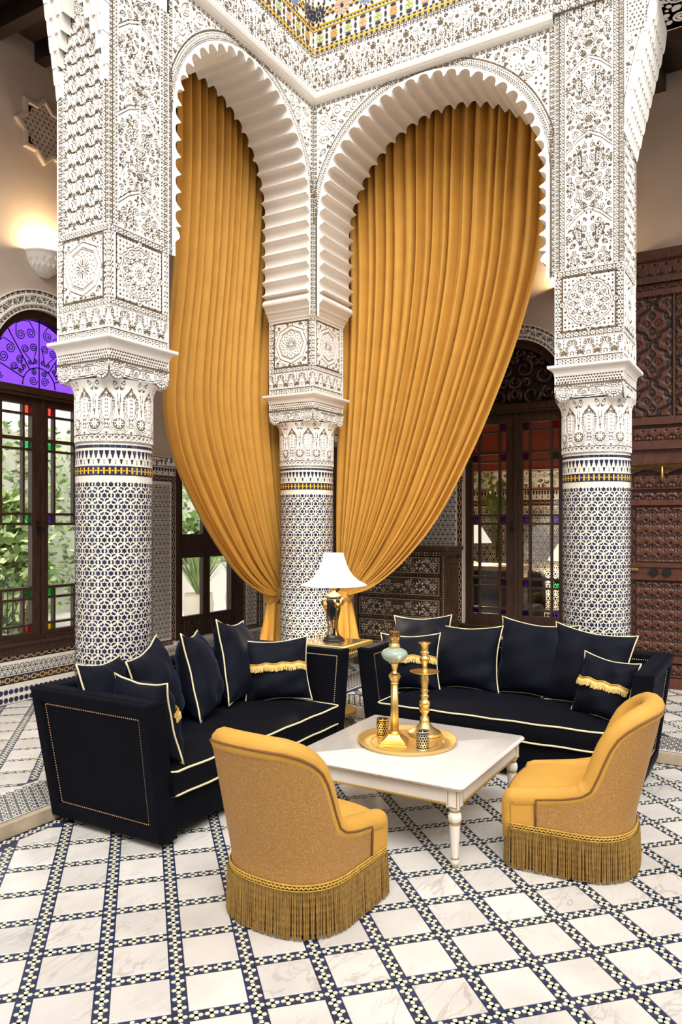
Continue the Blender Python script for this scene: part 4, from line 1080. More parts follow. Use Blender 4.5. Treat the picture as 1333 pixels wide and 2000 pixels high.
# carved arch surrounds of both windows
def archivolt(par, O, U, N, uc, zc, r0, r1, seed):
    w_ = r1-r0; L = pi*(r0+r1)/2; c = Cv(L, w_, .006); c.bead(0, L, .006, .034, .05); c.bead(0, L, w_-.034, w_-.006, .05)
    k = int(L/.062)
    for i in range(k): c.spiral((i+.5)*L/k, w_/2, .027, 1.6, 0, 1 if i % 2 else -1, .003); c.diamond(i*L/k, w_/2+.022, .007, .007); c.diamond(i*L/k, w_/2-.022, .007, .007)
    O, U, N = np.array(O, float), np.array(U, float), np.array(N, float)
    def wrap(X, Y, H):
        a = pi*(1-X/L); R_ = r0+Y; return O+(uc+R_*np.cos(a))[..., None]*U+(zc+R_*np.sin(a))[..., None]*np.array([0, 0, 1.])+(H+.012)[..., None]*N
    c.mesh('carved_archivolt', O, U, Z_, N, .016, PL, par, wrap=wrap)
    m = MB(); A = [[tuple(O+(uc+r*cos(t))*U+np.array([0, 0, zc+r*sin(t)])+N*d) for t in np.linspace(0, pi, 33)] for r, d in ((r1, 0), (r1, .03), (r1-.01, .03))]
    m.grid(A); A = [[tuple(O+(uc+r*cos(t))*U+np.array([0, 0, zc+r*sin(t)])+N*d) for t in np.linspace(0, pi, 33)] for r, d in ((r0+.012, .03), (r0, .03), (r0, -.1))]
    m.grid(A); m.build('archivolt_edge', PLS, par)
archivolt(WG, (0, YG, 0), X_, NY, gx, 2.95, .525, .70, 1); archivolt(WS, (XG, 0, 0), NY, NX, -2.43, 2.97, .525, .675, 2)

# ------------------------------------------------------------------ windows
def window(name, O, U, N, W, v0, zt, zc, r, cols, wood, fan, rows):
    """double casement under a semicircular light. O at the centre line, N to the court"""
    root = thing(name, None, None, tuple(O), kind='structure'); U, N = np.array(U, float), np.array(N, float); Z = np.array([0, 0, 1.])
    def P(u, v, d): return tuple(U*u+Z*v+N*d)
    def bar(m, u0, u1, a, b, d0, d1):
        vs = [P(u, v, d) for d in (d0, d1) for u, v in ((u0, a), (u1, a), (u1, b), (u0, b))]
        m.add(vs, [(0, 1, 2, 3), (7, 6, 5, 4), (0, 4, 5, 1), (1, 5, 6, 2), (2, 6, 7, 3), (3, 7, 4, 0)])
    h = W/2; m = MB()
    bar(m, -h, -h+.035, v0, zc, -.14, -.02); bar(m, h-.035, h, v0, zc, -.14, -.02); bar(m, -h, h, v0-.0, v0+.03, -.14, -.01)
    bar(m, -h, h, zt, zt+.09, -.13, -.005); bar(m, -h, h, zt+.03, zt+.06, -.02, .006)
    A = [[P(q*cos(t), zc+q*sin(t), d) for t in np.linspace(0, pi, 33)] for q, d in ((r, -.13), (r, -.03), (r+.03, -.02), (h, -.012), (h, -.13))]
    m.grid(A); m.build('frame', wood, root)
    m = MB(); bar(m, -h-.03, h+.03, v0-.10, v0, -.02, .02); bar(m, -h-.05, h+.05, v0-.02, v0+.005, -.02, .04); m.build('carved_sill', wood, root)
    # casements
    lw = h-.035; st = .055
    for sgn in (-1, 1):
        s = MB(); a, b = (-lw, -.004) if sgn < 0 else (.004, lw)
        o0, o1 = (a+.03, b-st-.025) if sgn < 0 else (a+st+.025, b-.03)      # glazed width
        bar(s, a, o0, v0+.03, zt, -.10, -.045); bar(s, o1, b, v0+.03, zt, -.10, -.045); bar(s, o0, o1, v0+.03, rows[-1][0], -.10, -.045); bar(s, o0, o1, rows[0][1], zt, -.10, -.045)
        sash = s.build('sash', wood, root)
        if sgn > 0:
            s = MB(); bar(s, a+.0, a+.035, v0+.03, zt, -.046, -.03); s.build('cover_strip', wood, sash)
        gw = o1-o0; sm = .066; x1, x2 = o0+sm, o1-sm; mt_ = .022
        for k, (r0, r1, full) in enumerate(rows):
            if k < len(rows)-1: mm = MB(); bar(mm, o0, o1, rows[k+1][1], r0, -.095, -.055); mm.build('glazing_bar', wood, sash)
            if full: cells = [(o0, o1, None)]
            else:
                mm = MB(); bar(mm, x1, x1+mt_, r0, r1, -.095, -.055); mm.build('glazing_bar', wood, sash); mm = MB(); bar(mm, x2-mt_, x2, r0, r1, -.095, -.055); mm.build('glazing_bar', wood, sash)
                cl = cols[k]; cells = [(o0, x1, cl[0 if sgn < 0 else 2]), (x1+mt_, x2-mt_, None), (x2, o1, cl[1 if sgn < 0 else 3])]
            for (p, q, g) in cells:
                mm = MB(); bar(mm, p-.003, q+.003, r0-.003, r1+.003, -.078, -.074); mm.build('pane', {None: G_CLR, 'p': G_PUR, 'r': G_RED, 'g': G_GRN, 'y': G_YEL}[g], sash)
        if sgn < 0:
            mm = MB(); bar(mm, b-.034, b-.012, 1.50, 1.62, -.045, -.034); mm.tube([P(b-.023, 1.575, -.034), P(b-.023, 1.575, -.005), P(b+.025, 1.545, .0), P(b+.045, 1.535, .0)], [.009, .009, .008, .006], 8); mm.build('handle', IRON, sash)
    fan(root, P, r, zt+.09, zc); return root
def iron_fan(root, P, r, zb, zc):
    m = MB(); n = 28; arc = [(r*1.02*cos(pi*k/n), zc+r*1.02*sin(pi*k/n)) for k in range(n+1)]; poly = [(-r*1.02, zb)]+[(-a, b) for a, b in arc][::1]
    poly = [(r*1.02, zb)]+arc+[(-r*1.02, zb)]
    m.add([P(a, b, -.10) for a, b in poly]+[P(a, b, -.096) for a, b in poly], [tuple(range(len(poly))), tuple(range(2*len(poly)-1, len(poly)-1, -1))]); m.build('fanlight_pane', G_PUR, root)
    m = MB()
    def T(pts, rr=.0055): m.tube([P(a, b, -.06) for a, b in pts], rr, 5)
    def sp(x, y, R_, ph, sg, turns=1.9):
        t = np.linspace(0, 1, 22); T([(x+R_*(1-.86*q)*cos(ph+sg*2*pi*turns*q), y+R_*(1-.86*q)*sin(ph+sg*2*pi*turns*q)) for q in t], .0045)
    cx, cy = 0., zb+.02; T([(0, zb), (0, zc+r)])
    for k in range(-2, 3):
        a = pi/2+k*.60; c_, s_ = cos(a), sin(a); L = 0.
        tip = min((r-.01)/1, 9); q = zc-cy; L = -(-q*s_)+sqrt(max((q*s_)**2-q*q+r*r, 0)); 
        if k in (-1, 1, -2, 2): T([(cx+.17*c_, cy+.17*s_), (cx+L*c_, cy+L*s_)])
    for k in range(-3, 3):
        a = pi/2+(k+.5)*.60; c_, s_ = cos(a), sin(a)
        if abs(k+.5) > 2.3: continue
        q = zc-cy; L = q*s_+sqrt(max((q*s_)**2-q*q+r*r, 0)); nx, ny = -s_, c_
        for sg in (1, -1):
            f1, f2 = L-.115, L-.245
            sp(cx+c_*f1+nx*sg*.052, cy+s_*f1+ny*sg*.052, .047, a+sg*pi/2, sg); sp(cx+c_*f2+nx*sg*.042, cy+s_*f2+ny*sg*.042, .038, a+sg*pi/2, -sg)
            sp(cx+c_*.22+nx*sg*.026, cy+s_*.22+ny*sg*.026, .022, a, sg, 1.5)
            T([(cx+c_*f1+nx*sg*.099, cy+s_*f1+ny*sg*.099), (cx+c_*(L-.02)+nx*sg*.07, cy+s_*(L-.02)+ny*sg*.07), (cx+c_*(L-.004), cy+s_*(L-.004))], .0045)
            T([(cx+c_*.2, cy+s_*.2), (cx+c_*.26+nx*sg*.03, cy+s_*.26+ny*sg*.03), (cx+c_*f2+nx*sg*.08, cy+s_*f2+ny*sg*.08)], .0045)
    t = np.linspace(0, pi, 20); T([(.17*cos(q), cy+.17*sin(q)) for q in t])
    for sg in (1, -1): sp(sg*.06, cy+.05, .042, 0, sg); sp(sg*.05, cy+.125, .03, 1, -sg); sp(sg*.40, cy+.05, .035, 0, sg)
    m.build('wrought_iron_scrollwork', IRON, root, smooth=True)
def wood_fan(root, P, r, zb, zc):
    m = MB(); n = 28; poly = [(r*1.02, zb)]+[(r*1.02*cos(pi*k/n), zc+r*1.02*sin(pi*k/n)) for k in range(n+1)]+[(-r*1.02, zb)]
    m.add([P(a, b, -.10) for a, b in poly], [tuple(range(len(poly)))]); m.build('back_board', WOODK, root)
    m = MB(); rd = random.Random(4); cs = []
    for R_ in (.10, .07, .05, .035):
        for _ in range(500):
            x = rd.uniform(0, r); y = rd.uniform(zb, zc+r)
            if x < R_*.9 and x > .01: x = R_*.95
            ok = (x*x+(y-zc)**2 < (r-R_*.8)**2 if y > zc else x < r-R_*.8) and y > zb+R_*.8 and all((x-a)**2+(y-b)**2 > (R_+c)**2*.85 for a, b, c in cs)
            if not ok: continue
            cs.append((x, y, R_)); ph = rd.uniform(0, 6.28); sg = rd.choice((1, -1)); t = np.linspace(0, 1, 18)
            for mx in (1, -1):
                Q = [(mx*(x+R_*(1-.75*q)*cos(ph+sg*8*q)), y+R_*(1-.75*q)*sin(ph+sg*8*q)) for q in t]
                m.tube([P(a, b, -.07+.012*sin(i)) for i, (a, b) in enumerate(Q)], [.006+.012*(1-q)+.004 for q in t], 6)
    m.build('carved_scrollwork', WOOD, root, smooth=True)
RW = [(2.568, 2.640, 0), (2.354, 2.548, 0), (2.258, 2.325, 0), (1.692, 2.238, 0), (1.604, 1.670, 0), (1.040, 1.582, 1), (.946, 1.014, 0), (.715, .924, 0), (.645, .695, 0)]
COL = {0: 'prrr', 2: 'yggr', 4: 'pgpg', 6: 'yggy', 8: 'pryp'}
window('window_1', (gx, YG, 0), X_, NY, 1.05, .575, 2.70, 2.95, .455, {k: (COL.get(k) or [None]*4) for k in range(9)}, WOOD, iron_fan, RW)
COL2 = {0: 'pppr', 2: 'pppg', 4: 'pppp', 6: 'gppg', 8: 'pppp'}
window('window_2', (XG, 2.43, 0), NY, NX, 1.05, .53, 2.745, 2.97, .44, {k: (COL2.get(k) or [None]*4) for k in range(9)}, WOOD, wood_fan, [(a, b, 0) for a, b, c in RW])
# glazed garden door behind the left curtain
dr = thing('door_1', None, None, (0, YG, 0), kind='structure')
def bx(name, a, b, mt, par): m = MB(); m.box2(a, b); return m.build(name, mt, par)
m = MB()
for a, b in (((6.14, -.02, .33), (6.20, .12, 2.62)), ((7.15, -.02, .33), (7.30, .12, 2.62)), ((6.2, -.02, 2.54), (7.15, .12, 2.62))): m.box2(a, b)
m.build('frame', WOOD, dr)
for k, (a, b) in enumerate(((6.20, 6.645), (6.66, 7.15))):
    m = MB()
    for p, q in (((a, 0, .34), (a+.045, .05, 2.54)), ((b-.06, 0, .34), (b, .05, 2.54)), ((a+.045, 0, .34), (b-.06, .05, .58)), ((a+.045, 0, 1.22), (b-.06, .05, 1.48)), ((a+.045, 0, 2.46), (b-.06, .05, 2.54))): m.box2(p, q)
    lf = m.build('leaf', WOOD, dr)
    bx('pane', (a+.045, .02, .58), (b-.06, .024, 1.22), G_CLR, lf); bx('pane', (a+.045, .02, 1.48), (b-.06, .024, 2.46), G_CLR, lf)
    c = Cv(b-a-.15, .17, .006); c.groove([(0, 0), (c.w, 0), (c.w, c.h), (0, c.h), (0, 0)], .004); c.scrolls(lambda x, y: .01 < x < c.w-.01 and .01 < y < .16, 0, c.w, 0, .17, (.04, .025, .015), 2)
    c.mesh('carved_panel', (a+.065, .004, .37), X_, Z_, NY, .012, [WOOD, WOODK], lf)
bx('threshold', (6.10, -.05, .29), (7.30, .12, .335), MAR, dr)
# dark wooden cupboard door behind the middle column
d2 = thing('door_2', None, None, (XG, 0, 0), kind='structure')
m = MB(); m.box2((-.05, 4.34, ZP), (0, 5.20, 2.48)); m.box2((-.08, 4.30, 2.40), (0, 5.25, 2.49)); m.build('door_panel', WOODK, d2)
for k in range(4):
    c = Cv(.36, .42, .008); c.groove([(.01, .01), (.35, .01), (.35, .41), (.01, .41), (.01, .01)], .005); c.lattice(.02, .34, .02, .40, .05, .012)
    c.mesh('carved_panel', (-.045, 5.15 if k % 2 else 4.74, .5+(k//2)*.9), NY, Z_, NX, .014, [WOOD, WOODK], d2)
for a, b in ((2.10, 2.36),): bx('carved_rail', (-.07, 4.34, a), (-.05, 5.20, b), WOOD, d2)
# tall carved double door, right
d3 = thing('door_3', None, None, (XG, 0, 0), kind='structure')
bx('board_ground', (-.04, -.9, ZP), (0, 1.27, 4.14), WOODR, d3)
def wpanel(name, y1, y0, z0, z1, kind, p=.1, g=.008):
    L, h = y1-y0, z1-z0; c = Cv(L, h, g); c.groove([(.012, .012), (L-.012, .012), (L-.012, h-.012), (.012, h-.012), (.012, .012)], .004)
    if kind == 'ogee':
        nx = max(1, int(round(L/.30))); P_ = L/nx; q = .36
        for i in range(-1, 2*nx+2):
            for j in range(-1, int(h/q)+2):
                x = i*P_/2; y = j*q+(q/2 if i % 2 else 0); t = np.linspace(0, 1, 14)
                for sg in (1, -1):
                    for o in (0, .022): c.groove(np.c_[x+sg*P_/2*(t+.10*np.sin(4*pi*t))-sg*o, y+q/2*(1-t)], .005)
                c.spiral(x+.05, y-.02, .035, 1.4, 0, 1, .004); c.spiral(x-.05, y-.02, .035, 1.4, pi, -1, .004); c.leaf(x, y+.02, .08, .05, pi/2, 3, .004); c.leaf(x, y-.12, .07, .05, pi/2, 2, .004)
    elif kind == 'small':
        nx = max(1, int(round(L/.11))); ny = max(1, int(round(h/.105)))
        for i in range(nx):
            for j in range(ny):
                x, y = (i+.5)*L/nx, (j+.5)*h/ny; c.arc(x, y-.03, .046, .3, pi-.3, .004); c.arc(x, y-.03, .026, .2, pi-.2, .003); c.groove([(x, y-.04), (x, y+.01)], .003)
                c.diamond(x-L/nx/2, y+.03, .012, .016)
    else:
        n = max(1, int(round(L/.10)))
        for i in range(n):
            x = (i+.5)*L/n; c.arc(x, h*.12, min(.04, h*.6), .2, pi-.2, .004); c.groove([(x, h*.15), (x, h*.5)], .003); c.diamond(x+L/n/2, h*.75, .010, .010)
    c.mesh(name, (-.052, y1, z0), NY, Z_, NX, .018, [WOODR, WOODK], d3)
for (a, b) in ((1.26, .90), (.89, .25)): wpanel('ogee_panel', a, b, 2.58, 3.72, 'ogee')
for (z0, z1) in ((3.86, 4.06), (3.74, 3.83), (2.36, 2.50), (1.92, 2.06), (1.80, 1.90), (.18, .30)): wpanel('carved_rail', 1.26, .25, z0, z1, 'rail')
for (z0, z1) in ((1.22, 1.76), (.36, 1.06)): wpanel('leaf_panel', 1.24, .27, z0, z1, 'small')
m = MB()
for z, t in ((4.06, .09), (3.84, .06), (3.72, .05), (2.52, .07), (2.29, .08), (1.77, .05), (1.07, .05), (1.19, .04), (.31, .06), (ZP, .10)): m.box2((-.085, -.9, z), (-.02, 1.27, z+t))
m.box2((-.075, .878, 2.56), (-.02, .892, 3.74)); m.build('moulding', WOODR, d3)
m = MB(); m.box2((-.07, -.9, 1.10), (-.02, 1.27, 1.19)); 
A = [(-.9+2.17*k/40, 2.05+.05*abs(sin(k*.55))) for k in range(41)]
m.grid([[(-.10, y, z) for y, z in A], [(-.10, y, 2.11) for y, z in A], [(-.03, y, 2.11) for y, z in A]]); m.build('scalloped_pelmet', WOODR, d3)
m = MB(); m.tube([(-.13, -.9, 2.135), (-.13, 1.26, 2.135)], .016, 10)
for y in (.98, .2): m.tube([(-.13, y, 2.15), (-.13, y, 2.03), (-.13, y, 1.99)], [.012, .017, .006], 8); m.tube([(-.13, y, 2.135), (-.03, y, 2.135)], .01, 8)
m.build('brass_bar', BRD, d3, smooth=True)
m = MB()
for y in (1.05, .95): m.lathe([(.0, .03), (.03, .03), (.045, .012), (.045, 0)], 14, (0, 0, 0)); 
m = MB()
for y in (1.06, .945): m.prism([(.04*cos(k*pi/6), .04*sin(k*pi/6)) for k in range(12)], (-.07, y, 1.145), NY, Z_, NX, .03)
m.build('door_knocker', IRON, d3)
bx('bolt', (-.10, 1.19, 1.155), (-.06, 1.27, 1.18), BRD, d3)
# wall pieces: star vent, sconces
m = MB(); sv = tag(thing('star_vent', 'pierced eight-pointed plaster star vent on the beige wall', 'vent', (4.45, YG, 5.06)), 'pierced eight-pointed plaster star vent on the beige wall', 'vent')
def star8(R_, z): 
    P = []
    for k in range(16): r = R_ if k % 2 == 0 else R_*.765; P.append((r*cos(k*pi/8+pi/2), r*sin(k*pi/8+pi/2)))
    return P
A = [[(a, -d, b) for a, b in star8(R_, 0)] for R_, d in ((.30, 0), (.30, .03), (.285, .035), (.25, .035), (.235, .015))]
m.grid(A, wrapu=True); m.build('frame', BEI, sv)
m = MB(); rr = .245; n = 9
for i in range(-n, n+1):
    for j in range(-n, n+1):
        x, y = (i+.5*(j % 2))*.048, j*.042
        if abs(x)+abs(y) < .285 and max(abs(x), abs(y)) < .225 or (abs(x)+abs(y))*.7071 < .19:
            for k in range(6):
                a, b = k*pi/3+pi/6, (k+1)*pi/3+pi/6; m.add([(x+f*cos(t), d, y+f*sin(t)) for d in (-.022,) for f, t in ((.0277, a), (.0277, b), (.014, b), (.014, a))], [(0, 1, 2, 3)]); m.add([(x+.014*cos(t), d, y+.014*sin(t)) for t, d in ((a, -.022), (b, -.022), (b, -.004), (a, -.004))], [(0, 1, 2, 3)])
m.build('pierced_lattice', BEI, sv)
m = MB(); m.add([(a, -.003, b) for a, b in star8(.24, 0)], [tuple(range(16))]); m.build('dark_backing', WOODK, sv)
def sconce(O, N, label):
    an = atan2(N[1], N[0]); s = thing('wall_sconce', label, 'sconce', O, an)
    m = MB(); prof = [(.0, -.19), (.05, -.185), (.12, -.13), (.165, -.06), (.18, -.01), (.195, 0), (.195, .012), (.175, .012), (.16, -.01), (.10, -.09), (0, -.12)]
    m.lathe(prof, 20, a0=-pi/2, a1=pi/2, cap=False); m.build('plaster_bowl', PLA, s, smooth=True, angle=40)
    m = MB(); rd = random.Random(1)
    for k in range(9):
        a = -1.3+2.6*k/8
        for z, r in ((-.05, .170), (-.11, .137)):
            t = np.linspace(0, 1, 10); m.tube([((r+.004)*cos(a+.10*cos(7*q)*(1-q)), (r+.004)*sin(a+.10*cos(7*q)*(1-q)), z+.026*(1-.7*q)*sin(7*q)) for q in t], .0045, 4)
    m.build('carved_scrolls', PLA, s)
    ld = bpy.data.lights.new('sconce_lamp', 'POINT'); ld.energy = 13; ld.color = (1, .74, .42); ld.shadow_soft_size = .05; lo = bpy.data.objects.new('bulb_light', ld); C.objects.link(lo); lo.parent = s; lo.location = (.10, 0, .03)
sconce((4.45, YG, 3.96), NY, 'white carved half-bowl wall sconce glowing above the purple fanlight window')
sconce((XG, 1.80, 3.96), NX, 'white carved half-bowl wall sconce above the window beside the carved wooden wall')
# ------------------------------------------------------------------ curtains
def curtain(label, axis, off, outer, inner, ztop, nf, seed, tie, tail_side):
    """outer / inner: outlines in (s, z) on the curtain plane, top to tie; axis 'x' hangs along X at y=off, 'y' along Y at x=off"""
    rd = random.Random(seed)
    def pt(s, z, d): return (s, off-d, z) if axis == 'x' else (off-d, s, z)
    def resample(P, n):
        P = np.array(P, float)
        # smooth by catmull sampling
        Q = []
        E = np.vstack([2*P[0]-P[1], P, 2*P[-1]-P[-2]])
        for i in range(1, len(E)-2):
            for t in np.linspace(0, 1, 12, endpoint=False):
                a, b, c, d = E[i-1:i+3]; Q.append(.5*((2*b)+(-a+c)*t+(2*a-5*b+4*c-d)*t*t+(-a+3*b-3*c+d)*t**3))
        Q.append(P[-1]); Q = np.array(Q); L = np.r_[0, np.cumsum(np.hypot(*np.diff(Q, axis=0).T))]; u = np.linspace(0, L[-1], n)
        return np.c_[np.interp(u, L, Q[:, 0]), np.interp(u, L, Q[:, 1])]
    nt, nu = 115, nf*15; O_, I_ = resample(outer, nt), resample(inner, nt); t = np.linspace(0, 1, nt)[:, None]; u = np.linspace(0, 1, nu)[None, :]
    w_ = u
    S = I_[:, :1]*(1-w_)+O_[:, :1]*w_; Zz = I_[:, 1:]*(1-w_)+O_[:, 1:]*w_
    # pleats: uneven, deepest high up, drawn together at the tie
    ph = np.cumsum(np.repeat([rd.uniform(.35, 1.5) for _ in range(nu//7+1)], 7)[:nu]); ph = ph/ph[-1]*nf*2*pi
    ph = np.convolve(np.r_[np.full(20, ph[0]), ph, np.full(20, ph[-1])], np.ones(41)/41, 'valid')[None, :]
    wob = .9*np.sin(t*2.3+u*9)+.5*np.sin(t*5+u*23)
    A = np.interp(np.arange(nu), np.linspace(0, nu, 2*nf), [rd.uniform(.5, 1.25) for _ in range(2*nf)])[None, :]
    pa = ph+wob*.7; f = 2*np.abs(np.sin(pa/2))**.72-1.1; f2 = np.sin(2.6*pa+1.3+wob)*.6
    D = (.070*A*(1-.6*t**3))*(f+.10*f2*(.3+t))*np.clip(1.06-.35*t, .4, 1)
    belly = .10*np.sin(pi*np.clip(t, 0, 1))**1.2*u**2
    sag = .012*np.sin(3*ph*.5+t*4)*t
    # lateral shift of each pleat gives overhanging folds
    dS = .006*np.sin(pa*.5+wob)*(1-t*.7)
    V = np.empty((nt, nu, 3)); ss = S+dS; dd = D+belly+.06*(t**6); zz = Zz+sag
    if axis == 'x': V[..., 0], V[..., 1] = ss, off-dd
    else: V[..., 0], V[..., 1] = off-dd, ss
    V[..., 2] = zz; idx = np.arange(nt*nu).reshape(nt, nu); F = np.stack([idx[:-1, :-1], idx[:-1, 1:], idx[1:, 1:], idx[1:, :-1]], -1).reshape(-1, 4)
    tx, ty, tz = pt(tie[0], tie[1], .0)
    r = thing('curtain', label, 'curtain', (tx, ty, tz), group=None)
    V -= np.array([tx, ty, tz])
    bigmesh('drape', V.reshape(-1, 3), F, None, [CURT], r, True)
    # knot: a gathered band of the same cloth, and the tail below it
    m = MB(); n = 40; A_ = []
    for j in range(14):
        q = j/13; z = .07-.15*q; rad = .062+.030*sin(pi*q)
        A_.append([((rad*1.15)*cos(k*2*pi/n)*(1+.07*sin(5*k*2*pi/n+q*4)), (rad)*sin(k*2*pi/n)*(1+.07*sin(5*k*2*pi/n+q*4)), z+.035*cos(k*2*pi/n+.6)) for k in range(n)])
    m.grid(A_, wrapu=True); m.build('tieback', CURT, r, smooth=True)
    m = MB(); n = 90; A_ = []
    for j in range(26):
        q = j/25; z = -.03-.46*q; wd = .075+.055*q**.7; row = []
        for k in range(n):
            a = k*2*pi/n; pl = 1+(.10+.22*q)*sin(7*a+2*sin(a)+q)+.1*q*sin(13*a)
            row.append((wd*cos(a)*pl+tail_side[0]*q, .62*wd*sin(a)*pl+tail_side[1]*q, z+(.04*sin(3*a+1) if q > .9 else 0)*(q-.9)*10))
        A_.append(row)
    m.grid(A_, wrapu=True); m.build('tail', CURT, r, smooth=True)
    m = MB(); m.tube([pt(min(outer[0][0], inner[0][0])-.1, ztop+.02, 0), pt(max(outer[0][0], inner[0][0])+.1, ztop+.02, 0)], .02, 10)
    o = m.build('rail', WOODK, r); o.matrix_parent_inverse = Matrix.Translation((-tx, -ty, -tz))
    return r
def pA(x, y): p = ony(x, y, 4.16); return (p[0], p[2])
def pB(x, y): p = onx(x, y, 6.22); return (p[1], p[2])
oA = [(pA(338, 500)[0]+.02, 5.42), pA(336, 300), pA(322, 520), pA(303, 690), pA(297, 800), pA(315, 890), pA(352, 975), pA(405, 1062), pA(458, 1128), pA(505, 1160), pA(532, 1164)]
iA = [(pA(560, 300)[0], 5.42), pA(551, 450), pA(540, 640), pA(536, 800), pA(540, 930), pA(545, 1040), pA(548, 1110), pA(546, 1150)]
cA = curtain('mustard velvet curtain tied back behind the left sofa, left of the middle column', 'x', 4.16, oA, iA, 5.42, 15, 3, (pA(536, 1160)), (-.02, 0))
oB = [(pB(1070, 300)[0]-.1, 5.42), pB(1080, 330), pB(1066, 500), pB(1030, 650), pB(976, 795), pB(922, 912), pB(862, 1018), pB(795, 1098), pB(735, 1145), pB(690, 1160)]
iB = [(pB(655, 300)[0], 5.42), pB(664, 450), pB(668, 640), pB(666, 800), pB(663, 950), pB(664, 1080), pB(672, 1150)]
cB = curtain('wide mustard velvet curtain tied back above the inlaid chest, right of the middle column', 'y', 6.22, oB, iB, 5.42, 21, 9, (pB(674, 1160)), (0, -.04))

# ------------------------------------------------------------------ soft furniture helpers
def rbox(a, b, r=.02, seg=2, bulge=0.):
    """rounded box between corners a and b as a bmesh-free grid sphere mapping"""
    m = MB(); n = 8; C_ = [(a[i]+b[i])/2 for i in range(3)]; H = [abs(b[i]-a[i])/2 for i in range(3)]
    import bmesh
    bm = bmesh.new(); bmesh.ops.create_cube(bm, size=1)
    for v in bm.verts: v.co = Vector((v.co.x*2*H[0]+C_[0], v.co.y*2*H[1]+C_[1], v.co.z*2*H[2]+C_[2]))
    bmesh.ops.bevel(bm, geom=bm.edges[:], offset=min(r, min(H)*.9), segments=seg+1, profile=.5, affect='EDGES')
    bm.verts.ensure_lookup_table(); vs = [tuple(v.co) for v in bm.verts]; fs = [tuple(v.index for v in f.verts) for f in bm.faces]; bm.free()
    m.add(vs, fs); return m
def nails(m, P, step=.0135, r=.0048, n=(0, -1, 0)):
    P = [np.array(p, float) for p in P]; N = np.array(n, float)
    a = np.cross(N, [0, 0, 1.]); a = a/np.linalg.norm(a) if np.linalg.norm(a) > .1 else np.array([1., 0, 0]); b = np.cross(N, a)
    for p, q in zip(P[:-1], P[1:]):
        k = max(1, int(np.linalg.norm(q-p)/step))
        for i in range(k):
            c = p+(q-p)*(i+.5)/k; ring = [c+r*(a*cos(t)+b*sin(t)) for t in (0, pi/3, 2*pi/3, pi, 4*pi/3, 5*pi/3)]
            m.add(ring+[c+N*r*.7], [(j, (j+1) % 6, 6) for j in range(6)])
